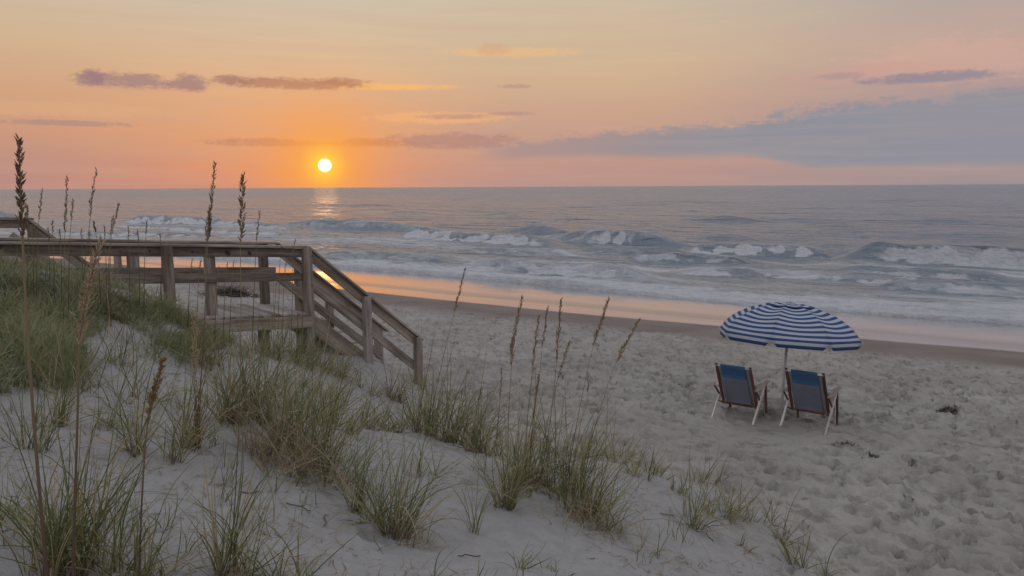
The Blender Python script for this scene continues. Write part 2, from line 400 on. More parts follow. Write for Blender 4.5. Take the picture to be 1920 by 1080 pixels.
# ------------------------------------------------------------------ sea
def wv(p1, p2, A, foam=0., wf=1.0, wb=2.4, lift=.35, wob=.5, fw=1.0, taper=.18, fa=(0., 1.)):
    if foam < .1: A *= .62; taper = .45; wf *= 1.15
    a = on_z(*p1, lift); c_ = on_z(*p2, lift)
    return (*ST(a.x, a.y), *ST(c_.x, c_.y), A, foam, wf, wb, wob, fw, taper, fa)
waves = [
    wv((1560, 460), (2250, 478), 1.4, 1.0, .8, 2.6, .9, .5, 1.2, .15, (.13, 1.2)), wv((1520, 458), (1720, 464), .7, 0, .9, 2.6, .5),
    wv((980, 430), (1340, 448), 1.1, 1.0, .8, 2.4, .8, .3, 1.0, .38, (.42, .68)), wv((900, 421), (1120, 432), 1.3, .0, .9, 2.8, .6),
    wv((1280, 462), (1580, 472), .62, .8, .9, 2.6, .4), wv((745, 434), (1050, 450), .7, .95, .9, 2.4, .4, .4, 1.1),
    wv((520, 411), (860, 422), 1.05, .5, 1.0, 3.0, .7, .5, 1, .3, (.05, .4)), wv((240, 408), (430, 412), 1.0, .9, 1.1, 2.6, .6), wv((380, 414), (560, 424), .6, .6, 1, 2.6, .4),
    wv((870, 487), (1230, 512), .62, .75, .8, 1.5, .35, .7), wv((600, 470), (860, 482), .45, .45, .7, 1.5, .3, .5),
    wv((1270, 404), (1450, 408), 1.1, 0, 2.2, 4.5, .6), wv((1280, 434), (1450, 441), .8, .0, 1.1, 3, .5), wv((1470, 447), (1660, 453), .75, .05, 1.1, 3, .5),
    wv((1490, 414), (1640, 418), .8, 0, 1.8, 4, .5), wv((700, 392), (840, 396), .9, 0, 2, 5, .6), wv((880, 397), (1010, 402), .8, 0, 1.8, 4, .5),
    wv((1660, 405), (1900, 409), .7, 0, 2, 4.5, .5), wv((1050, 398), (1200, 402), .5, 0, 2, 4, .4), wv((-160, 397), (32, 400), 1.2, .2, 1.6, 3, .8),
    wv((60, 432), (420, 440), .35, .7, .9, 2, .2), wv((200, 420), (600, 440), .3, .8, .9, 2, .2), wv((1370, 552), (2300, 612), .34, .8, .7, 1.2, .2, .7),
    wv((980, 520), (1500, 552), .22, .6, .6, 1.2, .2, .7), wv((640, 485), (1000, 503), .22, .6, .6, 1.2, .2, .6), wv((1250, 500), (1800, 530), .28, .7, .8, 1.6, .2, .9),
    wv((1500, 425), (1800, 430), .45, 0, 1.5, 3.5, .4), wv((560, 380), (800, 384), .9, 0, 3, 6, .5), wv((1100, 375), (1500, 380), .9, 0, 3.5, 7, .5), wv((1500, 372), (1900, 376), .9, 0, 3.5, 7, .5),
    wv((1180, 478), (1420, 490), .5, .5, .7, 1.6, .3, .5), wv((1560, 500), (1900, 512), .5, .6, .7, 1.6, .3, .6), wv((1080, 462), (1290, 470), .45, .25, .7, 1.6, .3), wv((860, 462), (1080, 470), .4, .4, .7, 1.6, .3), wv((1500, 486), (1720, 492), .4, .0, .9, 2., .3), wv((1640, 528), (2000, 545), .35, .5, .7, 1.4, .2, .7), wv((1100, 515), (1300, 524), .3, .0, .8, 1.6, .2),
    wv((0, 470), (560, 462), .25, .7, .7, 1.4, .1),
]
def front(T): return smooth_interp(T, _ft, _fs) + .35 + .35 * fbm(T * .35, T * 0, 3, 7) + .14 * fbm(T * 1.6, T * 0, 3, 8)
def sea(x, y):
    s, T = ST(x, y); dist = np.hypot(x, y)
    z = np.zeros(x.shape); fo = np.zeros(x.shape)
    for k, (s1, t1, s2, t2, A, fm, wf, wb, wob, fw, tap, fa) in enumerate(waves):
        L = math.hypot(s2 - s1, t2 - t1); us, ut = (s2 - s1) / L, (t2 - t1) / L
        a = ((s - s1) * us + (T - t1) * ut) / L
        q = -((s - s1) * ut - (T - t1) * us)          # across the crest
        if -ut < 0 and us == 0: pass
        if (ut) > 0: q = -q                             # q > 0 seawards
        q = q if ((SN @ SN) > 0) else q
        # sign check: a point further out to sea must have q > 0
        sgn = -1 if (-(1.0) * ut if ut <= 0 else (1.0) * ut) < 0 else 1
        q = q * sgn
        q = q + wob * fbm(T * .16 + k * 3.1, s * .05, 3, 100 + k) + .12 * wob * fbm(T * 1.2, s * .6, 2, 130 + k)
        e = sstep(-.02, tap, a) * (1 - sstep(1 - tap, 1.02, a))
        e = e * (.78 + .45 * vnoise(T * .12 + k, s * 0, 160 + k))
        pr = np.where(q > 0, np.exp(-(q / wb) ** 2), np.exp(-(np.abs(q) / wf) ** 2.2))
        z += A * .9 * e * pr
        if fm:
            ef = sstep(fa[0] - .03, fa[0] + .10, a) * (1 - sstep(fa[1] - .10, fa[1] + .03, a)) if fa != (0., 1.) else 1.0
            e = e * ef
            lump = .55 + .9 * fbm(T * 1.3, s * 1.3, 4, 190 + k)
            edge = np.exp(-((q + wf * 1.15) / (.85 * wf * fw)) ** 2)
            f = fm * e * (sstep(.25, .8, edge * lump * 1.5))
            fo = np.maximum(fo, f); z += .22 * A * f * fbm(T * 2.0, s * 2.0, 4, 220, .6)
            trail = fm * .55 * e * np.exp(-np.clip(q, 0, None) / (3.0 * wb)) * (q > -.3)
            fo = np.maximum(fo, trail * (.35 + .4 * vnoise(T * .5, s * 1.6, 240)))
            run = fm * .3 * e * np.exp(-np.clip(-q - wf, 0, None) / 3.0) * (q < 0)
            fo = np.maximum(fo, run * (.4 + .6 * vnoise(T * .4, s * 1.2, 250)))
    # surf zone: churned, streaky foam
    surf = sstep(32.5, 34, s) * (1 - sstep(58, 76, s + 6 * fbm(T * .03, s * 0, 2, 260)))
    fo = np.maximum(fo, surf * (.03 + .56 * vnoise(T * .06, s * .35, 270) * (.5 + vnoise(T * .3, s * 1.4, 275))))
    # chop
    ch = fbm(T * .35, s * .9, 4, 300, .6) * .13 + fbm(T * .06, s * .22, 3, 310) * .22
    z += ch * sstep(34, 48, s) * (1 - .75 * sstep(250, 1500, dist)) * (1 - .0 * surf)
    z += surf * .05 * fbm(T * 1.6, s * 2.6, 3, 320)
    # shore front: a low rolling bore
    q = s - front(T)
    roll = np.where(q > 0, np.exp(-(q / 1.5) ** 2), np.exp(-(np.abs(q) / .22) ** 2))
    z += (.09 + .06 * vnoise(T * .3, s * 0, 330)) * roll * (1 + .35 * fbm(T * 2.2, s * 3, 3, 335))
    fo = np.maximum(fo, sstep(-.62, -.45, q) * (1 - .55 * sstep(.5, 1.7, q + .9 * fbm(T * .8, s * 1.2, 3, 340)) - .45 * sstep(1.8, 4.0, q + 1.5 * fbm(T * .4, s * .8, 3, 345))))
    z -= .35 * sstep(-.1, -.7, q)
    z -= .35 * (1 - sstep(-.7, -.15, q))
    return z, np.clip(fo, 0, 1), q
inv = np.linspace(1 / 25., 0, 620)[:-1]; inv = np.append(inv[:-0 or None], 1 / 60000.)
rs = 1 / inv; rs = rs[rs < 70000]
azs = np.linspace(-50, 58, 880)
x, y = sand_patch(rs, azs); x = x.ravel(); y = y.ravel()
z, fo, q = sea(x, y)
Fq = grid_faces(len(rs), len(azs))[:, ::-1]
keep = (q[Fq] > -.6).all(1)
Fq = Fq[keep]
V = np.stack([x, y, z], 1)
used = np.zeros(len(V), bool); used[Fq.ravel()] = True
idx = np.cumsum(used) - 1
me = np_mesh('sea_water', V[used], idx[Fq], True, {'foam': fo[used]})
m_sea, tt, b = new_mat('sea_water')
co, (cx, cy, cz) = coords(tt)
S_ = cx * float(SN[0]) + cy * float(SN[1]); T_ = cx * float(SD[0]) + cy * float(SD[1])
foam = attr(tt, 'foam')
n1 = noise(tt, vec(tt, T_ * .5, S_ * 1.3), 1.2, 7, .65, dist=.6); n2 = noise(tt, vec(tt, T_ * .25, S_ * .9), 3.0, 5, .7)
w0 = noise(tt, vec(tt, T_ * .7, S_ * 1.6, cz * 3), 2.4, 6, .7)
fm = (foam * 1.25 + (n1 - .5) * 1.3 * foam.step(0, .25) + (n2 - .5) * .5 * foam.step(0, .25)).step(.20, .86)
dep = mixc(tt, S_.step(36, 90), (.25, .305, .365), (.24, .285, .35))
setin(tt, b, 'Base Color', mixc(tt, fm, dep, mixc(tt, w0.step(.3, .7), (.68, .72, .79), (.90, .92, .95))))
setin(tt, b, 'Roughness', fm * .5 + .18 + (cx * cx + cy * cy).m('SQRT').step(60, 700) * .08)
b.inputs['IOR'].default_value = 1.33
w1 = noise(tt, vec(tt, T_ * .5, S_ * 1.5), 1.1, 6, .65); w2 = noise(tt, vec(tt, T_ * .10, S_ * .4), .6, 4, .6); w3 = noise(tt, vec(tt, T_, S_ * 1.5), 5, 4, .6); w5 = noise(tt, vec(tt, T_ * .07, S_ * .26, 4.0), .6, 5, .65); w4 = noise(tt, vec(tt, T_ * .02, S_ * .09), .6, 5, .65)
bump(tt, b, w1 * .75 + w2 * 2.4 + w5 * 4.0 + w4 * 13.0 + w3 * .10 + fm * w0 * .5, 1.0, .75)
link('sea_water', me, m_sea, kind='structure')
# the sea beside and behind the fine sheet
me = np_mesh('sea_outer', np.array([(-60000, -60000, -.6), (60000, -60000, -.6), (60000, 60000, -.6), (-60000, 60000, -.6)]), np.array([(0, 1, 2, 3)]), False, {'foam': [0, 0, 0, 0]})
link('sea_water', me, m_sea, kind='structure')

# ------------------------------------------------------------------ wood
def wood_mat(name, c1, c2, c3, rough=.85, gl=0):
    m_, tt, b = new_mat(name)
    co, (cx, cy, cz) = coords(tt)
    oi = tt.nodes.new('ShaderNodeObjectInfo'); rnd = E(tt, oi.outputs['Random'])
    v = vec(tt, cx * 1.2 + rnd * 40, cy * 22, cz * 22)
    g = noise(tt, v, 1.0, 6, .65); g2 = noise(tt, vec(tt, cx * 4 + rnd * 9, cy * 90, cz * 90), 1.0, 3, .6)
    blot = noise(tt, vec(tt, cx * 1.5 + rnd * 70, cy * 6, cz * 6), 1.0, 3)
    c_ = mixc(tt, g.step(.35, .7), c1, c2); c_ = mixc(tt, g2.step(.55, .72) * .6, c_, c3)
    c_ = mixc(tt, blot.step(.45, .7) * .6, c_, c3)
    hs = tt.nodes.new('ShaderNodeHueSaturation'); tt.links.new(c_.v, hs.inputs['Color']); tt.links.new((rnd * .7 + .65).v, hs.inputs['Value'])
    setin(tt, b, 'Base Color', E(tt, hs.outputs[0])); b.inputs['Roughness'].default_value = rough
    b.inputs['Specular IOR Level'].default_value = .25
    bump(tt, b, g * .6 + g2, .5, .004)
    return m_
m_wood = wood_mat('weathered_wood', (.21, .175, .145), (.40, .355, .31), (.078, .056, .042))
m_deck = wood_mat('deck_wood', (.30, .27, .25), (.42, .39, .37), (.16, .13, .11))
def beam(name, p0, p1, w, h, parent, mat, up=Vector((0, 0, 1)), seed=None, ch=.006, segs=5, **props):
    """board from p0 to p1, w across, h in the up direction"""
    rnd = random.Random(seed if seed is not None else hash((round(p0[0], 3), round(p1[1], 3))) & 0xffff)
    p0 = Vector(p0); p1 = Vector(p1); X_ = (p1 - p0); L = X_.length; X_.normalize()
    Y_ = up.cross(X_).normalized(); Z_ = X_.cross(Y_)
    a, c_ = w / 2, h / 2
    prof = [(a - ch, -c_), (a, -c_ + ch), (a, c_ - ch), (a - ch, c_), (-a + ch, c_), (-a, c_ - ch), (-a, -c_ + ch), (-a + ch, -c_)]
    V_ = []; F_ = []
    for i in range(segs + 1):
        f = i / segs; j = .0025
        oy, oz = rnd.uniform(-j, j), rnd.uniform(-j, j); k = 1 if 0 < i < segs else (1 - ch / max(a, c_) * .6)
        V_ += [(f * L, yy * k + oy, zz * k + oz) for yy, zz in prof]
    me = bpy.data.meshes.new(name)
    for i in range(segs):
        for q_ in range(8):
            n_ = (q_ + 1) % 8
            F_.append((i * 8 + q_, i * 8 + n_, i * 8 + 8 + n_, i * 8 + 8 + q_))
    F_.append(tuple(range(7, -1, -1))); F_.append(tuple(range(segs * 8, segs * 8 + 8)))
    me.from_pydata(V_, [], F_); me.update()
    o = link(name, me, mat, **props)
    mw = Matrix((X_, Y_, Z_)).transposed().to_4x4(); mw.translation = p0
    if parent is not None:
        o.parent = parent
        mw = (Matrix.Translation(parent.location) @ parent.rotation_euler.to_matrix().to_4x4()).inverted() @ mw
    o.location = mw.translation; o.rotation_euler = mw.to_euler()
    return o

A_cap = on_walk(590, 461, 0)[1]                       # height of the rail cap at the corner post
L_s, L_z = on_walk(0, 454, 0)
SL = (L_z - A_cap) / L_s                              # gentle climb of the walkway to the left
DECK = on_walk(577, 585, 0)[1]
def zcap(s): return A_cap + SL * s
def zdeck(s): return DECK + SL * s
wk = empty('wooden_walkway', walk(0, .65, DECK), 0, label='weathered wooden boardwalk with railings and stairs down to the beach', category='boardwalk')
S0 = -6.6
WB = m_wood
# deck boards across the walkway
s = -.06; i = 0
while s > S0:
    zz = zdeck(s) - .02
    beam('deck_board', walk(s - .07, -.10, zz), walk(s - .07, 1.40, zz + random.Random(i).uniform(-.004, .004)), .138, .036, wk, m_deck, seed=i, segs=3); s -= .146; i += 1
for o_ in (-.11, 1.41):
    beam('edge_board', walk(S0, o_, zdeck(S0) - .14), walk(0.02, o_, zdeck(0) - .14), .04, .19, wk, WB)
beam('edge_board', walk(.04, -.08, zdeck(0) - .14), walk(.04, 1.38, zdeck(0) - .14), .04, .19, wk, WB)
for o_ in (.3, .7, 1.1):
    beam('joist', walk(S0, o_, zdeck(S0) - .13), walk(0.0, o_, zdeck(0) - .13), .045, .17, wk, WB)
# level rails
def level_rail(o_, s_end, zt, cap=True, name='handrail'):
    beam(name, walk(S0, o_, zt(S0) - .105), walk(s_end, o_, zt(s_end) - .105), .04, .142, wk, WB, segs=9)
    if cap: beam('rail_cap', walk(S0, o_ - .03, zt(S0) - .012), walk(s_end + .03, o_ - .03, zt(s_end) - .012), .16, .036, wk, WB, segs=9)
level_rail(.055, -.04, zcap); level_rail(1.245, -.02, zcap)
zm = lambda s_: zcap(s_) - .49
for o_, se in ((.055, -.05), (1.245, .02)):
    beam('mid_rail', walk(S0, o_, zm(S0)), walk(se, o_, zm(se)), .04, .135, wk, WB, segs=9)
# posts
def post(s_, o_, zt, zb, w=.135, **k): return beam('post', walk(s_, o_, zb), walk(s_, o_, zt), w, w * .98, wk, WB, up=Vector((WU.x, WU.y, 0)), ch=.008, **k)
pA = post(0, -.035, zcap(0) - .03, EYE - 3.2, .14)
def s_at(px, py, o_): return on_walk(px, py, o_)[0]
s315 = s_at(315, 500, -.035); s393 = s_at(393, 500, .14)
post(s315, -.035, zcap(s315) - .032, EYE - 2.9); post(s393, .145, zcap(s393) - .06, EYE - 2.9)
post(-5.0, -.035, zcap(-5.0) - .032, EYE - 2)
sf = s_at(497, 530, 1.30); post(sf, 1.335, zcap(sf) - .03, zdeck(sf) - .5)
for px in (394, 250, 222): sf = s_at(px, 500, 1.32); post(sf, 1.335, zcap(sf) - .03, EYE - 3.8, .15 if px != 222 else .10)
for px in (495,): sf = s_at(px, 640, .9); post(sf, .9, zdeck(sf) - .05, EYE - 3.6, .15)
# stairs
sB, zB = on_walk(685, 545, 0); sC, zC = on_walk(781, 627, 0)
RZ = (zC - A_cap) / (sC - .05); 
def zst(s_): return A_cap + RZ * (s_ - .05)
def slope_rail(o_, s0_, s1_, dz, cap, nm='stair_rail'):
    beam(nm, walk(s0_, o_, zst(s0_) + dz - .12), walk(s1_, o_, zst(s1_) + dz - .12), .04, .14, wk, WB, segs=6)
    if cap: beam('rail_cap', walk(s0_, o_ - .02, zst(s0_) + dz - .012), walk(s1_ + .1, o_ - .02, zst(s1_ + .1) + dz - .012), .15, .036, wk, WB, segs=6)
slope_rail(.055, .05, sC + .02, 0, True); slope_rail(1.245, .05, sC + .02, 0, True)
slope_rail(.055, .05, sC, -.47, False, 'stair_mid_rail'); slope_rail(1.245, .05, sC, -.47, False, 'stair_mid_rail')
pB = post(sB, -.035, zst(sB) - .06, EYE - 3.4, .13, label='pale bleached stair post'); pB.data.materials.clear(); pB.data.materials.append(m_deck); post(sC, -.035, zst(sC) - .05, EYE - 3.9, .13)
post(sB, 1.335, zst(sB) - .06, EYE - 3.8, .12); post(sC, 1.335, zst(sC) - .05, EYE - 4.0, .13); post(sB * .45, 1.335, zst(sB * .45) - .06, EYE - 3.6, .12)
slope = RZ
for o_ in (.12, 1.18):
    z0 = zdeck(0) - .16
    beam('stringer', walk(.06, o_, z0), walk(2.15, o_, z0 + slope * 2.09), .045, .27, wk, WB)
n = 8
for i in range(1, n):
    s_ = .06 + i * .255; z_ = zdeck(0) + slope * i * .255
    beam('stair_tread', walk(s_ - .0, .15, z_), walk(s_ - .0, 1.15, z_), .25, .036, wk, m_deck, seed=i, segs=3)
# bolts and dark knots on the near rail
m_bolt, tt, b = new_mat('rusty_bolt'); setin(tt, b, 'Base Color', (.05, .035, .03)); b.inputs['Roughness'].default_value = .7
def knob(name, loc, r, d, parent, mat, axis, squash=1.0):
    V_ = []; F_ = []; K = 10
    ax = Vector(axis).normalized(); a_ = ax.orthogonal().normalized(); b_ = ax.cross(a_)
    for rr, dd in ((r, 0), (r, d * .6), (r * .7, d)):
        for i in range(K):
            th = i * 2 * math.pi / K; V_.append(a_ * (rr * math.cos(th)) + b_ * (rr * math.sin(th) * squash) + ax * dd)
    for k_ in range(2):
        for i in range(K): F_.append((k_ * K + i, k_ * K + (i + 1) % K, k_ * K + K + (i + 1) % K, k_ * K + K + i))
    F_.append(tuple(range(2 * K, 3 * K)))
    me = bpy.data.meshes.new(name); me.from_pydata([tuple(v) for v in V_], [], F_)
    return link(name, me, mat, parent) if parent is None else _pl(link(name, me, mat, parent), loc, parent)
def _pl(o, loc, parent):
    o.location = Vector(loc) - parent.location; return o
for px, py, r in ((361, 473, .014), (427, 474, .034), (468, 475, .026), (225, 472, .010), (281, 471, .012), (133, 471, .012), (302, 470, .012)):
    s_, z_ = on_walk(px, py, .03); knob('knot', walk(s_, .034, z_), r, .006, wk, m_bolt, (-WW.x, -WW.y, 0), 1.3)
for px, py in ((585, 480), (318, 478), (585, 535)):
    s_, z_ = on_walk(px, py, -.1); knob('bolt', walk(s_, -.105, z_), .010, .008, wk, m_bolt, (-WW.x, -WW.y, 0))

# the second set of stairs further along the dune
w2 = empty('beach_stairs', walk(-5, 4.4, EYE - 1.2), 0, label='weathered wooden stair railing sloping down behind the boardwalk at the far left', category='stairs')
O2 = 4.4
def w2b(nm, a, c_, w, h, o_=O2, **k):
    s1, z1 = on_walk(*a, o_); s2, z2 = on_walk(*c_, o_); return beam(nm, walk(s1, o_, z1), walk(s2, o_, z2), w, h, w2, WB, **k)
w2b('handrail', (-260, 414), (60, 418), .05, .19); w2b('rail_cap', (-260, 407), (62, 411), .16, .04)
w2b('stair_rail', (56, 422), (206, 536), .05, .20); w2b('rail_cap', (54, 412), (212, 530), .16, .04)
w2b('stair_mid_rail', (20, 460), (150, 560), .05, .15); w2b('stringer', (-20, 490), (90, 580), .05, .26)
w2b('handrail', (20, 440), (190, 560), .05, .12, O2 - 1.4)
for px, py in ((58, 420), (-120, 414), (190, 520)):
    s_, z_ = on_walk(px, py, O2 - .07); beam('post', walk(s_, O2 - .09, z_ - 2.2), walk(s_, O2 - .09, z_ - .02), .13, .13, w2, WB, up=Vector((WU.x, WU.y, 0)))

# ------------------------------------------------------------------ beach chairs
def fabric_mat(name, c, c2=None, rough=.9, trans=0, scale=220):
    m_, tt, b = new_mat(name)
    co, (cx, cy, cz) = coords(tt)
    n_ = noise(tt, co, 5, 4); wv_ = noise(tt, co, scale, 2)
    c_ = mixc(tt, n_.step(.3, .7) * .5, c, c2 or tuple(v * .75 for v in c)); c_ = mixc(tt, wv_.step(.5, .7) * .25, c_, tuple(v * .6 for v in c))
    setin(tt, b, 'Base Color', c_); b.inputs['Roughness'].default_value = rough; b.inputs['Specular IOR Level'].default_value = .2
    bump(tt, b, n_ * 2 + wv_, .3, .004)
    if trans:
        tr = tt.nodes.new('ShaderNodeBsdfTranslucent'); tt.links.new(c_.v, tr.inputs[0]); mx = tt.nodes.new('ShaderNodeMixShader'); mx.inputs[0].default_value = trans
        out = tt.nodes['Material Output']; tt.links.new(b.outputs[0], mx.inputs[1]); tt.links.new(tr.outputs[0], mx.inputs[2]); tt.links.new(mx.outputs[0], out.inputs[0])
    return m_
m_navy = fabric_mat('blue_canvas', (.065, .15, .29), (.045, .115, .23))
m_mesh = fabric_mat('grey_blue_mesh', (.22, .24, .31), (.16, .18, .24), scale=400)
m_pale = fabric_mat('pale_striped_canvas', (.42, .44, .50), (.33, .36, .42), trans=.2)
m_cw = wood_mat('chair_wood', (.12, .062, .042), (.18, .10, .068), (.06, .030, .02), .6)
m_cp = wood_mat('bleached_wood', (.58, .57, .57), (.68, .67, .68), (.42, .40, .38), .6)
m_ca = wood_mat('armrest_wood', (.54, .43, .39), (.63, .52, .48), (.40, .28, .24), .55)

def sheet(name, pts, x0, x1, thick, mat, parent, sag=.0, nx=8):
    """cloth stretched between side points pts (y,z) polyline, from x0 to x1"""
    V_ = []; m_ = len(pts)
    for side in (0, 1):
        for j, (yy, zz) in enumerate(pts):
            a_ = pts[max(j - 1, 0)]; c_ = pts[min(j + 1, m_ - 1)]
            ty, tz = c_[0] - a_[0], c_[1] - a_[1]; l = math.hypot(ty, tz); ny, nz = -tz / l, ty / l
            for i in range(nx + 1):
                f = i / nx; sg = -sag * math.sin(math.pi * f) * math.sin(math.pi * j / (m_ - 1)) + (thick if side else 0)
                V_.append((x0 + (x1 - x0) * f, yy + ny * sg, zz + nz * sg))
    N = m_ * (nx + 1); F_ = []
    for j in range(m_ - 1):
        for i in range(nx):
            a_ = j * (nx + 1) + i
            F_.append((a_, a_ + nx + 1, a_ + nx + 2, a_ + 1)); F_.append((N + a_, N + a_ + 1, N + a_ + nx + 2, N + a_ + nx + 1))
    for j in range(m_ - 1):
        for i in (0, nx):
            a_ = j * (nx + 1) + i; F_.append((a_, a_ + nx + 1, N + a_ + nx + 1, N + a_))
    for i in range(nx):
        for j in (0, m_ - 1):
            a_ = j * (nx + 1) + i; F_.append((a_, a_ + 1, N + a_ + 1, N + a_))
    me = bpy.data.meshes.new(name); me.from_pydata(V_, [], F_)
    for p_ in me.polygons: p_.use_smooth = True
    return link(name, me, mat, parent)

def lbeam(nm, a, c_, w, h, par, mat, **k):
    o = beam(nm, a, c_, w, h, None, mat, **k); o.parent = par; return o
def lerp(a, b_, f): return tuple(a[i] + (b_[i] - a[i]) * f for i in range(len(a)))
def make_chair(loc, rz, label):
    c = empty('beach_chair', loc, rz, label=label, category='beach chair', group='beach chairs under the umbrella')
    top, bot = (-.37, .90), (-.02, .20)
    fr, rr = (.56, .35), (-.06, .19)
    for sx in (-1, 1):
        lbeam('back_upright', (sx * .275, bot[0] + .02, bot[1] - .03), (sx * .275, top[0], top[1]), .045, .030, c, m_cw, up=Vector((0, .5, .8)))
        lbeam('seat_rail', (sx * .235, rr[0], rr[1]), (sx * .235, fr[0], fr[1]), .026, .045, c, m_ca)
        lbeam('armrest', (sx * .325, -.20, .505), (sx * .325, .32, .565), .068, .024, c, m_ca)
        lbeam('front_leg', (sx * .305, .33, -.04), (sx * .305, .24, .55), .028, .045, c, m_cw, up=Vector((0, 1, 0)))
        lbeam('rear_leg', (sx * .335, -.36, -.04), (sx * .335, .12, .53), .026, .052, c, m_cp, up=Vector((0, 1, -.8)))
        lbeam('seat_leg', (sx * .215, .47, -.04), (sx * .215, .46, .33), .024, .036, c, m_cp, up=Vector((0, 1, 0)))
        lbeam('edge_strip', (sx * .226, top[0] + .035, top[1] - .05), (sx * .226, bot[0] + .02, bot[1] + .02), .05, .008, c, m_pale, up=Vector((0, .5, .8)))
        lbeam('arm_bracket', (sx * .335, -.02, .30), (sx * .335, -.26, .51), .02, .035, c, m_cw)
    def dowel(nm, y_, z_, x_=.30, r=.028, mat=m_cw): return lbeam(nm, (-x_, y_, z_), (x_, y_, z_), r, r, c, mat, ch=.009)
    dowel('top_rail', top[0] + .01, top[1] - .03, .285, .030, m_cp); dowel('lower_rail', bot[0] - .01, bot[1], .325, .034, m_cw)
    dowel('rear_crossbar', -.12, .235, .335, .026, m_cw); dowel('front_rail', fr[0], fr[1] - .012, .25, .034, m_ca); dowel('seat_crossbar', .2, .235, .30, .024, m_cw)
    # cloth: seat, back, navy head band and grey pocket behind
    n_ = 9; pb = [lerp((top[0] + .02, top[1] - .02), (bot[0] + .03, bot[1] + .01), i / n_) for i in range(n_ + 1)]
    sheet('back_cloth', pb, -.21, .21, .006, m_pale, c, .0)
    pb2 = [(y_ - .014, z_ - .007) for y_, z_ in pb]
    sheet('head_pillow', [lerp((top[0] + .0, top[1] - .0), lerp(top, bot, .30), i / 4) for i in range(5)], -.195, .195, -.028, m_navy, c, -.012)
    sheet('back_pocket', [lerp((lerp(top, bot, .29)[0] - .005, lerp(top, bot, .29)[1]), (bot[0] + .005, bot[1] + .01), i / 6) for i in range(7)], -.195, .195, -.016, m_mesh, c, -.02)
    ps = [lerp((rr[0] + .05, rr[1] + .035), (fr[0], fr[1] + .02), i / 6) for i in range(7)]
    sheet('seat_cloth', ps, -.21, .21, .006, m_pale, c, .05)
    return c
def place(px, py):
    v = hit(px, py); return v
cl = hit(1388, 781); crt = hit(1519, 798)
make_chair(cl, math.radians(-38), 'low wooden beach chair with blue headrest, left of the umbrella pole')
make_chair(crt, math.radians(-39), 'low wooden beach chair with blue headrest, right of the umbrella pole')

# ------------------------------------------------------------------ umbrella
base = hit(1464, 785)
tip = at_y(1482, 567, base.y + .12)
um = empty('beach_umbrella', base, 0, label='open beach umbrella with navy and white striped canopy', category='umbrella')
axis = (tip - base); H = axis.length; axis.normalize()
q = axis.to_track_quat('Z', 'Y')
def tube(name, pts, r, mat, parent, K=8):
    V_ = []; F_ = []
    for i, p_ in enumerate(pts):
        a_ = pts[max(i - 1, 0)]; c_ = pts[min(i + 1, len(pts) - 1)]
        tg = (Vector(c_) - Vector(a_)).normalized(); e1 = tg.orthogonal().normalized(); e2 = tg.cross(e1)
        rr = r[i] if isinstance(r, (list, tuple)) else r
        for k_ in range(K):
            th = k_ * 2 * math.pi / K; V_.append(tuple(Vector(p_) + e1 * rr * math.cos(th) + e2 * rr * math.sin(th)))
    for i in range(len(pts) - 1):
        for k_ in range(K): F_.append((i * K + k_, i * K + (k_ + 1) % K, i * K + K + (k_ + 1) % K, i * K + K + k_))
    F_.append(tuple(range(K - 1, -1, -1))); F_.append(tuple(range((len(pts) - 1) * K, len(pts) * K)))
    me = bpy.data.meshes.new(name); me.from_pydata(V_, [], F_)
    for p_ in me.polygons: p_.use_smooth = True
    return link(name, me, mat, parent)
m_stripeW = fabric_mat('white_canvas', (.56, .58, .64), (.50, .52, .58), trans=.15)
m_stripeB = fabric_mat('navy_canvas', (.045, .105, .27), (.036, .085, .22), trans=.08)
m_pole, tt, b = new_mat('painted_pole'); setin(tt, b, 'Base Color', (.62, .62, .64)); b.inputs['Roughness'].default_value = .4
m_polew = wood_mat('pole_wood', (.30, .25, .22), (.38, .33, .30), (.2, .15, .12), .6)
up_ = lambda h: tuple(axis * h)
tube('lower_pole', [up_(-.25), up_(.8), up_(1.12)], .021, m_pole, um); tube('upper_pole', [up_(1.1), up_(H - .02)], .017, m_polew, um)
NG = 8; RR = 1.08; DH = .50; RIM = H - DH - .02
ang0 = math.radians(14)
qm = q.to_matrix()
def dome(rf, th_in, sagz=0):
    """rf 0..1 along a rib; th angle"""
    k_ = int(math.floor((th_in - ang0) / (2 * math.pi / NG))); g = 2 * math.pi / NG; f = (th_in - ang0) / g - k_
    a1_ = ang0 + k_ * g; a2_ = a1_ + g
    R_ = RR * math.sin(rf * 1.32) / math.sin(1.32); z_ = RIM + DH * (math.cos(rf * 1.32) - math.cos(1.32)) / (1 - math.cos(1.32))
    x_ = R_ * ((1 - f) * math.cos(a1_) + f * math.cos(a2_)); y_ = R_ * ((1 - f) * math.sin(a1_) + f * math.sin(a2_))
    dip = math.sin(math.pi * f)
    z_ += -.04 * dip * math.sin(math.pi * rf) - sagz
    return qm @ Vector((x_, y_, z_))
NB = 19
edges_rf = [.12 + (1 - .12) * i / NB for i in range(NB + 1)]
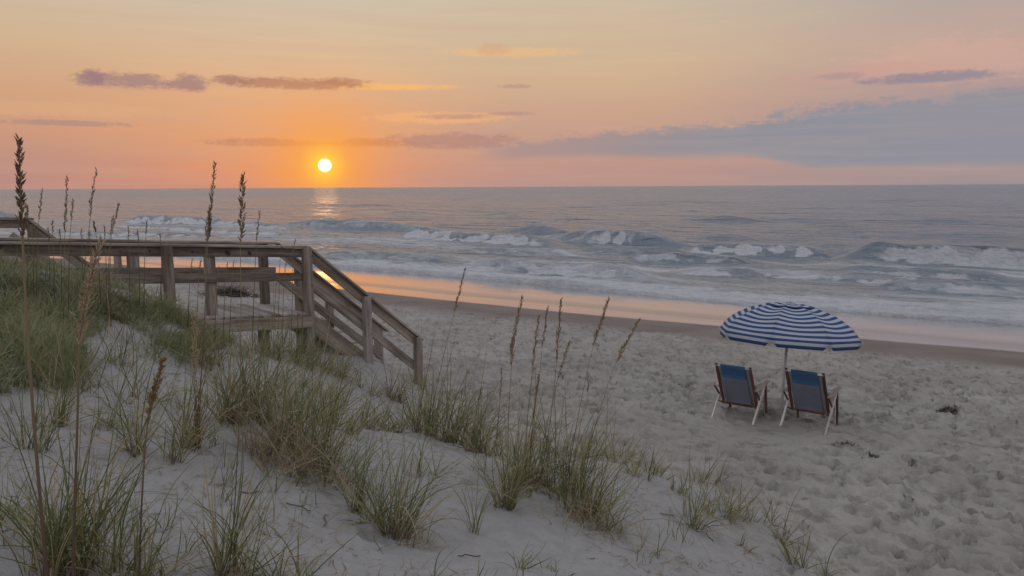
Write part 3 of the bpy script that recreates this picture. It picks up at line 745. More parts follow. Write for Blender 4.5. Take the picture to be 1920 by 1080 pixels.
for k_ in range(NG):
    V_ = []; F_ = []; mi = []; NF = 8; g = 2 * math.pi / NG
    rows = [(rf, 0) for rf in edges_rf]
    for rf, _ in rows:
        for i in range(NF + 1): V_.append(dome(rf, ang0 + g * (k_ + min(max(i / NF, 1e-4), 1 - 1e-4))))
    # valance: hangs from the rim, cut away at the rib ends
    for dz, inset in ((.045, .05), (.095, .11)):
        for i in range(NF + 1):
            f = inset + (1 - 2 * inset) * i / NF
            v = dome(1.0, ang0 + g * (k_ + min(max(f, 1e-4), 1 - 1e-4))); V_.append(v - qm @ Vector((0, 0, dz)) + (qm @ Vector((0, 0, 0))))
    nr = len(rows) + 2
    for j in range(nr - 1):
        for i in range(NF):
            a_ = j * (NF + 1) + i; F_.append((a_, a_ + 1, a_ + NF + 2, a_ + NF + 1))
            mi.append(1 if (j % 2 == 0) else 0)
    me = bpy.data.meshes.new('canopy_panel'); me.from_pydata([tuple(v) for v in V_], [], F_)
    me.materials.append(m_stripeW); me.materials.append(m_stripeB)
    for p_, m_ in zip(me.polygons, mi): p_.material_index = m_; p_.use_smooth = True
    o = link('canopy_panel', me, None, um)
    so_ = o.modifiers.new('thick', 'SOLIDIFY'); so_.thickness = .003
    # rib under the seam
    th = ang0 + g * k_ + 1e-4
    tube('rib', [tuple(dome(.08 + .92 * i / 8, th, .012)) for i in range(9)], .004, m_bolt, um, 6)
    a_ = tuple(dome(1.0, th, .01)); d_ = Vector(a_) - axis * RIM; tube('rib_tip', [a_, tuple(Vector(a_) + d_.normalized() * .035)], .006, m_pole, um, 6)
    tube('stretcher', [tuple(dome(.55, th, .02)), up_(RIM + .02)], .0035, m_bolt, um, 6)
# vent cap
V_ = []; F_ = []; mi = []; NF = 6
for k_ in range(NG):
    b0 = len(V_); g = 2 * math.pi / NG; rws = [0.0, .06, .12, .167, .213, .26]
    for rf in rws:
        for i in range(NF + 1):
            v = dome(max(rf, .001), ang0 + g * (k_ + min(max(i / NF, 1e-4), 1 - 1e-4))); V_.append(v + axis * (.012 + .012 * math.sin(math.pi * i / NF) * rf / .26))
    for j in range(len(rws) - 1):
        for i in range(NF):
            a_ = b0 + j * (NF + 1) + i; F_.append((a_, a_ + 1, a_ + NF + 2, a_ + NF + 1)); mi.append((j + 1) % 2)
me = bpy.data.meshes.new('vent_cap'); me.from_pydata([tuple(v) for v in V_], [], F_); me.materials.append(m_stripeW); me.materials.append(m_stripeB)
for p_, m_ in zip(me.polygons, mi): p_.material_index = m_; p_.use_smooth = True
o = link('vent_cap', me, None, um); so_ = o.modifiers.new('thick', 'SOLIDIFY'); so_.thickness = .003
tube('finial', [up_(H - .03), up_(H + .03), up_(H + .045)], [.016, .014, .004], m_pole, um)

# ------------------------------------------------------------------ grasses
def grass_mat(name, g1, g2, straw, base_c, trans=.30):
    m_, tt, b = new_mat(name)
    tint = attr(tt, 'tint'); up = attr(tt, 'up')
    c_ = mixc(tt, tint.step(0, .6), g1, g2); c_ = mixc(tt, tint.step(.68, .86), c_, straw)
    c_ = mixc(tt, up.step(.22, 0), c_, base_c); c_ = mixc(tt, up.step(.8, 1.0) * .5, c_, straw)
    setin(tt, b, 'Base Color', c_); b.inputs['Roughness'].default_value = .6; b.inputs['Specular IOR Level'].default_value = .3
    tr = tt.nodes.new('ShaderNodeBsdfTranslucent'); tt.links.new(c_.v, tr.inputs[0]); mx = tt.nodes.new('ShaderNodeMixShader'); mx.inputs[0].default_value = trans
    out = tt.nodes['Material Output']; tt.links.new(b.outputs[0], mx.inputs[1]); tt.links.new(tr.outputs[0], mx.inputs[2]); tt.links.new(mx.outputs[0], out.inputs[0])
    return m_
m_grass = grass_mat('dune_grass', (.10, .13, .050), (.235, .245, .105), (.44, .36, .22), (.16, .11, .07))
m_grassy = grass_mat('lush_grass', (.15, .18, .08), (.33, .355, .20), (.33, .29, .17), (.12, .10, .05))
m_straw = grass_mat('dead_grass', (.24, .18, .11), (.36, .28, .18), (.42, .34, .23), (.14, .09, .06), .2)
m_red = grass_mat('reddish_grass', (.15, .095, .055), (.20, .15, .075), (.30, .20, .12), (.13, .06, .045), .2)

def blades(rng, B, L, lean, az_, curl, width, tint, segs=6, twist=1.0):
    """B (n,3) bases, L lengths, lean (rad from vertical), az_ direction, curl extra bend; arrays"""
    n = len(L); t_ = np.linspace(0, 1, segs + 1)
    pos = np.zeros((n, segs + 1, 3)); pos[:, 0] = B
    a = lean[:, None] + curl[:, None] * t_[None] ** 1.3
    azv = az_[:, None] + (rng.normal(0, twist, n)[:, None]) * t_[None]
    step = L[:, None] / segs
    dx = np.sin(a) * np.sin(azv); dy = np.sin(a) * np.cos(azv); dz = np.cos(a)
    d = np.stack([dx, dy, dz], -1)
    pos[:, 1:] = B[:, None] + np.cumsum(d[:, :-1] * step[..., None], 1)
    side = rng.uniform(0, 2 * np.pi, n); sv = np.stack([np.cos(side), np.sin(side), np.zeros(n)], -1)[:, None]
    sv = sv - d * (sv * d).sum(-1, keepdims=True); sv /= np.linalg.norm(sv, axis=-1, keepdims=True) + 1e-9
    w = width[:, None] * (1 - t_[None] ** 2.2 * .92) * (.65 + .35 * np.minimum(t_[None] * 4, 1))
    A_ = pos - sv * w[..., None] / 2; C_ = pos + sv * w[..., None] / 2
    V = np.stack([A_, C_], 2).reshape(-1, 3)
    k = np.arange(segs); fb = np.stack([2 * k, 2 * k + 1, 2 * k + 3, 2 * k + 2], -1)
    F = (np.arange(n)[:, None, None] * (2 * (segs + 1)) + fb[None]).reshape(-1, 4)
    up = np.repeat(np.tile(t_, (n, 1)).reshape(-1), 2); tn = np.repeat(tint, 2 * (segs + 1))
    return V, F, up, tn
WIND = math.radians(70)        # blades lean towards the right
def tuft_mesh(seed, h, n, rad, spread=.45, curl=.9, wind=.35, straw=.36, width=.0045, name='grass_tuft', slope=None):
    rng = np.random.default_rng(seed)
    nt = max(3, n // 6); ti = rng.integers(0, nt, n); wd = rng.normal(0, .5)
    r = (rad * np.sqrt(rng.uniform(0, 1.15, nt)))[ti]; th = rng.uniform(0, 2 * np.pi, nt)[ti]; tl = rng.uniform(0, 6.28, nt)[ti]; th_ = rng.uniform(.55, 1.15, nt)[ti]
    B = np.stack([r * np.cos(th) + rng.normal(0, .006, n), r * np.sin(th) + rng.normal(0, .006, n), np.full(n, -.03)], 1)
    if slope is not None: B[:, 2] = slope(B[:, 0], B[:, 1]) - .03
    L = h * th_ * rng.uniform(.4, 1.15, n) * (1 + .25 * curl)
    out = np.arctan2(B[:, 0], B[:, 1])
    a = np.where(rng.uniform(0, 1, n) < .45, WIND + wd + rng.normal(0, .7, n), np.where(rng.uniform(0, 1, n) < .5, out, tl) + rng.normal(0, .7, n))
    lean = np.abs(rng.normal(0, spread, n)) + spread * .15
    cu_ = rng.normal(curl * .8, curl * .75, n)
    tint = rng.uniform(0, 1 - .32 + 0, n); dead = rng.uniform(0, 1, n) < straw; tint[dead] = .95
    lean[dead] *= 1.5; cu_[dead] *= 1.4
    V, F, up, tn = blades(rng, B, L, lean, a, cu_, width * rng.uniform(.6, 1.2, n), tint, 7)
    return np_mesh(name, V, F, True, {'up': up, 'tint': tn})

seedc = [100]
def tuft(px, py, hpx, label, n=110, rpx=22, kind='g', name='grass_tuft', cat='grass tuft', group='tufts of dune grass', **kw):
    loc = hit(px, py)
    D = (loc - cam.location).length
    seedc[0] += 1
    h = hpx / F_PX * D * 1.0; rad = rpx / F_PX * D
    sl = lambda bx, by: ground(bx + loc.x, by + loc.y) - loc.z
    mat = {'g': m_grass, 's': m_straw, 'r': m_red, 'l': m_grassy}[kind]
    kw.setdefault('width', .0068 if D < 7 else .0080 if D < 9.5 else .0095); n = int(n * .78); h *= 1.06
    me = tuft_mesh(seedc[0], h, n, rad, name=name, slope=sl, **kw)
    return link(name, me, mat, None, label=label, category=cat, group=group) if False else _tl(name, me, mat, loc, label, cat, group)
def _tl(name, me, mat, loc, label, cat, group):
    o = link(name, me, mat, None, label=label, category=cat, group=group); o.location = loc; return o

T_ = tuft
# bottom left
T_(35, 990, 90, 'dark matted grass clump at the left edge, above the bottom corner', 170, 55, 'g', spread=.9, curl=1.3, straw=.35)
T_(95, 1078, 235, 'tall grass clump around the tallest sea oat stalk, bottom left corner', 170, 34, spread=.28)
T_(165, 1065, 240, 'grass clump with dark stems, second along the bottom edge', 200, 40, spread=.32, straw=.25)
T_(245, 1085, 190, 'loose arching grass between the two bottom left stalks', 100, 34, spread=.45)
T_(330, 1085, 120, 'low sprawling grass right of the lone bottom stalk', 60, 40, spread=.8, curl=1.2)
T_(438, 1082, 200, 'upright fan of green grass at the foot of a tall stalk, bottom edge', 140, 32, spread=.38)
T_(530, 1092, 110, 'short grass cut by the bottom edge beside the upright fan', 60, 30)
T_(62, 850, 165, 'thin green grass below the leafy bank at the left edge', 70, 18, spread=.3)
T_(112, 800, 150, 'narrow dark grass tuft under the leafy bank', 80, 14, spread=.3)
T_(15, 690, 90, 'grass tuft spilling down the bank at the far left', 130, 35, 'l', spread=.8)
T_(190, 812, 75, 'small wiry grass left of the curved brown seed head', 50, 16, spread=.5)
T_(268, 865, 190, 'slim grass around the stalk with the curved brown head', 90, 18, spread=.35)
T_(322, 872, 170, 'sparse blue green grass with dark bases, centre left', 60, 16, spread=.35)
T_(345, 850, 160, 'sparse green grass beside the reddish stems', 60, 14, spread=.35)
T_(368, 845, 150, 'reddish stemmed grass under the pale feathery plume', 60, 10, 'r', spread=.25)
T_(215, 690, 95, 'wiry arching grass on the open sand below the bank', 90, 34, spread=.9, curl=1.4)
T_(250, 760, 90, 'tangled thin grass on bare sand left of centre', 90, 36, spread=.9, curl=1.3)
T_(150, 720, 120, 'grass fringe at the lower edge of the leafy bank', 120, 30, spread=.7, straw=.3)
T_(408, 915, 42, 'tiny dead tuft alone on the sand left of the large clump', 26, 10, 'r', spread=.9)
# large central clump
T_(430, 800, 175, 'dark green end of the big central clump', 200, 26, spread=.32)
T_(470, 790, 185, 'dense green grass at the back of the big central clump', 220, 34, spread=.36)
T_(475, 850, 100, 'tan dead grass hanging on the big central clump', 260, 42, 's', spread=.75, curl=1.6, straw=.5)
T_(530, 890, 110, 'curly straw thatch at the front foot of the big clump', 260, 46, 's', spread=.8, curl=1.6, straw=.5)
T_(545, 850, 190, 'tall green middle of the big central clump', 220, 36, spread=.36)
T_(595, 880, 190, 'upright grass at the sunlit end of the big central clump', 220, 36, spread=.42)
T_(625, 905, 140, 'thin arching grass trailing off the big clump', 120, 34, spread=.6)
T_(600, 915, 70, 'brown thatch mat below the big clump', 160, 50, 's', spread=1.1, curl=1.0, straw=.6)
T_(560, 780, 130, 'pale green grass behind the big central clump', 140, 30, spread=.45)
T_(620, 800, 110, 'light grass on the slope behind the big clump', 90, 28, spread=.5)
T_(668, 965, 165, 'narrow upright grass between the big clump and the arching fan', 80, 12, spread=.3)
T_(700, 985, 120, 'short grass with brown base next to the arching fan', 80, 16, spread=.5, straw=.3)
T_(745, 1012, 195, 'bright green fan of grass arching right, lower centre', 200, 22, spread=.42, curl=1.2, wind=.6)
T_(770, 1020, 60, 'flattened straw under the arching green fan', 110, 36, 's', spread=1.2, curl=.6, straw=.6)
T_(785, 890, 110, 'thin pair of blades on sand below the crest', 22, 8, spread=.3)
T_(812, 892, 100, 'few curved blades rising from the sand under the crest', 22, 10, spread=.4)
# crest
T_(655, 812, 65, 'low grass at the left end of the dune crest row', 70, 18, spread=.5)
T_(690, 806, 75, 'small green tuft second in the dune crest row', 70, 20, spread=.5)
T_(730, 806, 60, 'round leafy tuft in the dune crest row', 130, 22, 'l', spread=.8)
T_(765, 806, 90, 'open green tuft just below the last stair post', 80, 22, spread=.5)
T_(798, 815, 190, 'tall straight grass at the foot of the leaning stalk on the crest', 140, 18, spread=.28)
T_(830, 825, 150, 'dense green grass right of the leaning stalk', 170, 28, spread=.4)
T_(858, 835, 120, 'leaning grass near the middle of the crest row', 130, 26, spread=.5)
T_(884, 852, 160, 'forked upright tuft on the crest before the drop', 110, 14, spread=.3)
T_(915, 860, 100, 'grey green grass between the forked tuft and the stalk clump', 110, 28, spread=.55, straw=.25)
# right clump with stalks
T_(945, 955, 190, 'dark green left end of the clump with seven stalks', 170, 18, spread=.3)
T_(985, 905, 170, 'upright grass behind the clump with seven stalks', 180, 32, spread=.35)
T_(1015, 930, 130, 'grey green mat in the middle of the stalk clump', 220, 46, 'g', spread=.75, curl=1.2, straw=.3)
T_(1055, 925, 175, 'tall grass in the middle of the stalk clump', 180, 34, spread=.38)
T_(1090, 965, 190, 'green grass at the right side of the stalk clump', 190, 28, spread=.4, curl=1.0)
T_(1120, 985, 150, 'long blades arching down the slope right of the stalk clump', 150, 34, spread=.65, curl=1.3)
T_(1075, 985, 70, 'tan thatch at the foot of the stalk clump', 170, 50, 's', spread=1.0, curl=1.0, straw=.6)
T_(1170, 1020, 60, 'brown trailing straw on the slope below the stalk clump', 80, 40, 's', spread=1.3, curl=.5, straw=.6)
T_(893, 1005, 150, 'thin sparse grass alone left of the stalk clump', 26, 10, spread=.35)
T_(985, 1062, 60, 'low creeping grass near the bottom centre', 50, 22, spread=1.1, curl=.8)
T_(1050, 1075, 45, 'flat straggling grass at the bottom edge right of centre', 40, 30, spread=1.2, curl=.6)
# right slope
T_(1120, 862, 60, 'sparse grass on the slope top right of the stalks', 60, 26, spread=.6)
T_(1160, 868, 66, 'small green grass third from the right slope end', 70, 24, spread=.55)
T_(1195, 892, 62, 'grass tuft in a shallow hollow of the right slope', 80, 22, spread=.55)
T_(1228, 890, 66, 'wispy grass before the two stemmed plant', 70, 22, spread=.6)
T_(1258, 915, 62, 'low grass just left of the two stemmed plant', 60, 20, spread=.6)
T_(1288, 968, 90, 'three thin stems standing alone on the right slope', 14, 6, spread=.22)
T_(1302, 992, 150, 'open branching green plant on the lower right slope', 90, 12, spread=.5, curl=.9)
T_(1345, 965, 90, 'green grass right beside the branching plant', 110, 26, spread=.6)
T_(1385, 968, 70, 'low grass trailing towards the beach', 90, 28, spread=.8)
T_(1430, 985, 50, 'tiny grass wisp at the dune foot', 40, 20, spread=.8)
T_(1468, 1018, 95, 'small V shaped plant near the dune foot', 40, 10, spread=.5)
T_(1500, 1068, 110, 'green grass plant at the dune foot by the bottom edge', 60, 14, spread=.6)
T_(1540, 1078, 70, 'last sparse grass towards the open beach', 30, 16, spread=.8)
T_(1388, 1028, 34, 'little dead weed lying on the lower right slope', 50, 14, 'r', spread=1.1)
T_(1330, 905, 55, 'fine grass behind the branching plant', 60, 24, spread=.7)
# near the walkway
T_(383, 685, 80, 'dark upright grass below the boardwalk corner', 90, 14, spread=.35)
T_(402, 680, 75, 'reddish based grass next to the pale plume', 70, 12, 'r', spread=.4)
T_(430, 655, 40, 'low green grass at the edge of the deck shadow', 120, 30, 'l', spread=.7)
T_(500, 668, 75, 'green grass growing under the deck edge', 140, 24, 'l', spread=.4)
T_(535, 672, 90, 'tall light grass in front of the dark deck underside', 120, 28, 'l', spread=.4)
T_(572, 685, 90, 'green grass at the foot of the corner post', 160, 26, 'l', spread=.5)
T_(612, 695, 75, 'yellow green grass right of the corner post', 130, 24, 'l', spread=.6)
T_(632, 705, 80, 'dry curling grass beside the stair stringer', 110, 20, 's', spread=.7, curl=1.6)
T_(690, 735, 60, 'grass on the sand beside the buried stair foot', 60, 18, spread=.5)
T_(738, 748, 75, 'rust coloured weed by the bottom of the stairs', 130, 16, 'r', spread=.55)
T_(782, 728, 34, 'short green grass at the foot of the last stair post', 90, 26, 'l', spread=.7)
T_(560, 720, 60, 'thin grass on the sand slope below the deck', 50, 26, spread=.6)
T_(620, 745, 60, 'thin grass on the slope left of the rust weed', 50, 26, spread=.6)
T_(300, 660, 50, 'grass hanging over the little sand cut under the bank', 170, 40, 'l', spread=.9, curl=1.3, straw=.3)
T_(345, 672, 60, 'grass at the right tip of the leafy bank', 150, 26, 'l', spread=.7, straw=.2)

# the leafy bank on the left: nobody could count it
def poly_in(x, y, P_):
    c = False; j = len(P_) - 1
    for i in range(len(P_)):
        xi, yi = P_[i]; xj, yj = P_[j]
        if (yi > y) != (yj > y) and x < (xj - xi) * (y - yi) / (yj - yi) + xi: c = not c
        j = i
    return c
def mass(name, P_, n, h, kw, mat, seed):
    rng = np.random.default_rng(seed); B = []
    pass
    # sample the patch on the ground: world rectangle clipped by the outline as measured
    W_ = [] if kw.get('world') else [hit(max(a, -200), b_) for a, b_ in P_]; W_ = [w for w in W_ if w is not None]
    PW = kw.get('world') or [(w.x, w.y) for w in W_]
    x0, x1 = min(a for a, _ in PW), max(a for a, _ in PW); y0, y1 = min(b_ for _, b_ in PW), max(b_ for _, b_ in PW)
    while len(B) < n:
        x_, y_ = rng.uniform(x0, x1), rng.uniform(y0, y1)
        if poly_in(x_, y_, PW): B.append((x_, y_))
    B = np.array(B); den = vnoise(B[:, 0] * 2.2, B[:, 1] * 2.2, 5)
    B = B[den > .05 + .25 * rng.uniform(0, 1, len(B))]; n = len(B)
    z = ground(B[:, 0], B[:, 1]) - .02
    cl_ = vnoise(B[:, 0] * 3.1, B[:, 1] * 3.1, 8)
    L = h * rng.uniform(.4, 1.2, n) * (.6 + .8 * cl_)
    V, F, up, tn = blades(rng, np.column_stack([B, z]), L, np.abs(rng.normal(0, .55, n)) + .1, rng.uniform(0, 6.28, n), np.abs(rng.normal(1.0, .7, n)), kw['width'] * rng.uniform(.6, 1.3, n),
                          np.where(rng.uniform(0, 1, n) < .27, .95, np.clip(cl_ + rng.normal(0, .25, n), 0, .66)), 5, 1.2)
    me = np_mesh(name, V, F, True, {'up': up, 'tint': tn})
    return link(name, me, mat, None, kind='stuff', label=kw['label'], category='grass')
mass('bank_grass', [(-200, 500), (0, 500), (80, 516), (170, 545), (210, 575), (215, 600), (150, 640), (170, 700), (110, 735), (40, 740), (-200, 760)], 11000, .30,
     dict(width=.010, label='thick leafy green grass covering the bank at the left edge'), m_grassy, 5)
mass('bank_grass', [(150, 540), (250, 568), (330, 590), (390, 625), (440, 645), (420, 655), (350, 665), (300, 650), (240, 612), (190, 588)], 6500, .20,
     dict(width=.010, label='green grass strip along the dune edge below the boardwalk'), m_grassy, 6)

mass('bank_grass', [], 9000, .26, dict(width=.010, world=[(-11, 7.5), (-4.6, 8.6), (-3.9, 9.6), (-3.9, 10.4), (-4.6, 10.5), (-6.5, 10.2), (-11, 10.2)], label='green grass along the crest of the bank against the boardwalk'), m_grassy, 8)
# sea oats ---------------------------------------------------------------
m_stem, tt, b = new_mat('sea_oat_stem'); up = attr(tt, 'up')
setin(tt, b, 'Base Color', mixc(tt, up.step(.1, .75), (.10, .060, .045), (.27, .21, .11))); b.inputs['Roughness'].default_value = .6
def head_mat(name, c1, c2):
    m_, tt, b = new_mat(name); tn = attr(tt, 'tint'); c_ = mixc(tt, tn, c1, c2); setin(tt, b, 'Base Color', c_); b.inputs['Roughness'].default_value = .7
    tr = tt.nodes.new('ShaderNodeBsdfTranslucent'); tt.links.new(c_.v, tr.inputs[0]); mx = tt.nodes.new('ShaderNodeMixShader'); mx.inputs[0].default_value = .3
    out = tt.nodes['Material Output']; tt.links.new(b.outputs[0], mx.inputs[1]); tt.links.new(tr.outputs[0], mx.inputs[2]); tt.links.new(mx.outputs[0], out.inputs[0]); return m_
HM = {'brown': head_mat('brown_seeds', (.17, .115, .075), (.36, .26, .165)), 'gold': head_mat('golden_seeds', (.26, .17, .08), (.46, .33, .17)), 'straw': head_mat('straw_seeds', (.46, .35, .23), (.66, .54, .38))}
def spline(pts, n):
    pts = [Vector(p_) for p_ in pts]; P_ = [pts[0] * 2 - pts[1]] + pts + [pts[-1] * 2 - pts[-2]]; out = []; m_ = len(pts) - 1
    for k_ in range(n + 1):
        f = k_ / n * m_; i = min(int(f), m_ - 1); u = f - i; a, b_, c_, d = P_[i:i + 4]
        out.append(.5 * ((2 * b_) + (c_ - a) * u + (2 * a - 5 * b_ + 4 * c_ - d) * u * u + (3 * b_ - a - 3 * c_ + d) * u ** 3))
    return out
def ribbon_tube(C, r, K=5):
    V_ = []; up_a = []; n = len(C)
    for i, p_ in enumerate(C):
        tg = (C[min(i + 1, n - 1)] - C[max(i - 1, 0)]).normalized(); e1 = tg.orthogonal().normalized(); e2 = tg.cross(e1); f = i / (n - 1)
        for k_ in range(K):
            th = k_ * 6.28318 / K; V_.append(p_ + (e1 * math.cos(th) + e2 * math.sin(th)) * r * (1 - .65 * f)); up_a.append(f)
    F_ = [(i * K + k_, i * K + (k_ + 1) % K, i * K + K + (k_ + 1) % K, i * K + K + k_) for i in range(n - 1) for k_ in range(K)]
    return V_, F_, up_a
def seed_head(rng, C, wid, dens=1.0, fluffy=False, tone_='brown'):
    """C: points of the rachis from base to tip; spikelets hang close along it"""
    L = sum((C[i + 1] - C[i]).length for i in range(len(C) - 1)); V_ = []; F_ = []; tn = []
    def spk(p_, d, ln, w):
        e1 = d.orthogonal().normalized(); th = rng.uniform(0, 6.28); e2 = d.cross(e1); s_ = e1 * math.cos(th) + e2 * math.sin(th); o_ = d.cross(s_) * w * .28
        b0 = len(V_); tv = rng.uniform(0, 1)
        V_.extend([p_, p_ + d * ln * .35 + s_ * w / 2, p_ + d * ln, p_ + d * ln * .35 - s_ * w / 2, p_ + d * ln * .4 + o_, p_ + d * ln * .4 - o_]); tn.extend([tv] * 6)
        for f in ((0, 1, 4), (1, 2, 4), (2, 3, 4), (3, 0, 4), (1, 0, 5), (2, 1, 5), (3, 2, 5), (0, 3, 5)): F_.append(tuple(b0 + q_ for q_ in f))
    nb = int(34 * dens * max(1, L / .3))
    for k_ in range(nb):
        f = (k_ + rng.uniform(0, 1)) / nb; i = min(int(f * (len(C) - 1)), len(C) - 2); u = f * (len(C) - 1) - i
        p_ = C[i].lerp(C[i + 1], u); tg = (C[i + 1] - C[i]).normalized()
        env = min(1, f * 5 + .3) * (1 - f) ** .55 + .12
        e1 = tg.orthogonal().normalized(); e2 = tg.cross(e1); th = rng.uniform(0, 6.28); out = e1 * math.cos(th) + e2 * math.sin(th)
        bl = (1.3 if tone_ == 'brown' else 2.0) * wid * env * rng.uniform(.5, 1.3) * (2.6 if not fluffy else 3.2)         # branch length
        d = (tg + out * rng.uniform(.16, .42) * (1.5 if fluffy else 1)).normalized()
        ns = max(2, int(bl / .011))
        for j in range(ns):
            pj = p_ + d * bl * (j + .3) / ns + Vector((rng.normal(0, .0015), rng.normal(0, .0015), rng.normal(0, .0015)))
            dj = (d + out * rng.uniform(0, .5) + Vector((0, 0, -.15)) * rng.uniform(0, 1)).normalized()
            spk(pj, dj, rng.uniform(.018, .030), rng.uniform(.006, .010))
    return V_, F_, tn
def stalk_parts(plant, path, head_px, wid, tone, seed, r=.0022, dens=1.0, fluffy=False, Yd=None, jitter=True):
    """path: pixels from base up to tip, in the upright plane through the plant"""
    rng = np.random.default_rng(seed)
    loc = plant.location; Yd = Yd or loc.y
    pts = [at_y(px, py, Yd + .04 * math.sin(seed + i * 1.3)) for i, (px, py) in enumerate(path)]
    C = spline(pts, 24)
    # cut at where the head starts, by height in the photo
    hz = at_y(path[-1][0], head_px, Yd).z
    ih = next((i for i, c_ in enumerate(C) if c_.z > hz), len(C) - 2); ih = max(1, min(ih, len(C) - 3))
    st = [c_ - loc for c_ in C]
    V_, F_, u_ = ribbon_tube(st, max(r, .00040 * Yd) * 1.35)
    me = np_mesh('stalk', np.array([tuple(v) for v in V_]), np.array(F_), True, {'up': u_})
    s_o = link('stalk', me, m_stem, plant)
    hv, hf, tn = seed_head(rng, spline([st[i] for i in range(ih, len(st))], 14) if len(st) - ih > 1 else st[-3:], wid, dens, fluffy, tone)
    me = np_mesh('seed_head', np.array([tuple(v) for v in hv]), np.array(hf), False, {'tint': tn})
    link('seed_head', me, HM[tone], s_o)
    return s_o
def oat(base_px, stalks, label, Yd=None, leaves=0, name='sea_oats', group='sea oats on the dune'):
    if Yd is None: loc = hit(*base_px)
    else:
        loc = at_y(*base_px, Yd); loc.z = float(ground(np.array([loc.x]), np.array([loc.y]))[0])
    pl = empty(name, loc, 0, label=label, category='sea oats', group=group)
    for k_, s_ in enumerate(stalks):
        path, hp, wid, tone = s_[:4]; kw = s_[4] if len(s_) > 4 else {}
        seedc[0] += 1
        stalk_parts(pl, path, hp, wid, tone, seedc[0], **kw)
    if leaves:
        me = tuft_mesh(seedc[0], .35, leaves, .04, spread=.25, curl=.8, name='leaves'); link('leaves', me, m_grass, pl, kind='stuff')
    return pl
# foreground
oat((95, 1130), [([(96, 1200), (84, 1040), (64, 800), (50, 600), (42, 440), (35, 262)], 480, .0105, 'brown', dict(r=.0060, dens=2.2))],
    'tallest sea oat stalk at the left edge with its brown head above the horizon', 2.95, 10)
oat((138, 1110), [([(134, 1180), (140, 960), (146, 760), (150, 640), (166, 540), (188, 452)], 655, .009, 'straw', dict(r=.0045, dens=2.0, fluffy=True))],
    'sea oat stalk with a long pale straw head beside the tallest stalk', 3.0, 10)
oat((260, 1100), [([(259, 1170), (265, 960), (276, 800), (290, 730), (306, 674)], 812, .009, 'gold', dict(r=.0036, dens=2.2))],
    'single sea oat with a curved golden brown head low in the foreground', 3.3, 8)
oat((430, 1085), [([(428, 1090), (440, 950), (449, 760), (452, 600), (451, 450), (456, 330)], 455, .011, 'brown', dict(r=.0022, dens=1.5))],
    'tall thin sea oat with a narrow dark head crossing the boardwalk rail', None, 6)
oat((368, 845), [([(368, 848), (372, 760), (384, 620), (386, 470), (394, 400), (403, 306)], 458, .013, 'brown', dict(r=.0024, dens=1.5)),
                 ([(366, 848), (366, 740), (364, 680), (368, 590)], 700, .010, 'straw', dict(r=.0022, dens=1.8, fluffy=True)),
                 ([(372, 846), (376, 740), (385, 560), (389, 470), (394, 415)], 450, .007, 'brown', dict(r=.002, dens=1.0))],
    'sea oats with a pale feathery plume and a tall dark head reaching over the rail')
# behind and through the railings
G2 = 'thin sea oats rising over the boardwalk rail'
oat((150, 640), [([(150, 642), (157, 520), (168, 420), (172, 370), (181, 318)], 410, .012, 'brown', dict(r=.0024))], 'tall dark sea oat head above the horizon, third from the left edge', None, 0, group=G2)
oat((118, 640), [([(118, 642), (120, 540), (121, 450), (126, 332)], 440, .011, 'brown', dict(r=.0024))], 'straight dark sea oat head above the horizon, second from the left edge', None, 0, group=G2)
oat((70, 600), [([(66, 600), (70, 480), (72, 420), (79, 357)], 420, .009, 'brown')], 'short leaning sea oat head just right of the tallest stalk', None, 0, group=G2)
oat((52, 590), [([(48, 600), (52, 500), (53, 440), (51, 385)], 425, .008, 'brown')], 'small sea oat partly hidden by the tallest head', None, 0, group=G2)
oat((135, 610), [([(128, 620), (130, 480), (133, 420), (137, 375)], 418, .009, 'brown', dict(dens=.8))], 'small loose sea oat head between the two dark upright ones', None, 0, group=G2)
oat((208, 610), [([(208, 612), (206, 520), (208, 450), (216, 410), (222, 382)], 445, .009, 'brown'), ([(206, 612), (203, 520), (206, 450), (212, 405)], 445, .007, 'brown', dict(dens=.7))],
    'forked pair of sea oat heads low over the rail', None, 0, group=G2)
oat((186, 590), [([(190, 592), (184, 470), (180, 440), (176, 416)], 440, .007, 'brown')], 'short sea oat head bent left beside the forked pair', None, 0, group=G2)
oat((272, 600), [([(270, 602), (271, 500), (273, 450), (276, 415)], 445, .006, 'brown', dict(dens=.6))], 'very thin lone sea oat right of the forked pair', None, 0, group=G2)
oat((475, 668), [([(472, 668), (476, 560), (480, 470), (483, 430), (487, 396)], 455, .010, 'brown')], 'sea oat with a blunt dark head over the end of the far rail', None, 0, group=G2)
for i, (px, ty) in enumerate(((60, 422), (90, 428), (98, 415), (112, 432), (240, 425), (258, 432), (300, 440), (152, 430), (168, 436), (196, 425))):
    oat((px + 4, 585), [([(px + 4, 588), (px + 3, 500), (px + 1, 450), (px, ty)], ty + 28, .004, 'brown', dict(r=.0016, dens=.5))], 'hair thin seed stem showing faintly against the surf above the rail', None, 0, group='hair thin seed stems above the rail')
for px, py, ty in ((300, 575, 492), (352, 625, 486), (368, 640, 488), (402, 650, 500), (418, 650, 492), (430, 650, 488), (520, 665, 460), (528, 668, 490), (545, 668, 448), (556, 672, 505), (565, 672, 495), (512, 668, 515)):
    oat((px, py), [([(px, py + 2), (px + 2, py - 60), (px + 5, ty + 30), (px + 9, ty)], ty + 30, .0035, 'brown', dict(r=.0016, dens=.5))], 'thin dry stem standing in front of or between the boardwalk rails', None, 0, group='thin dry stems around the boardwalk rails')
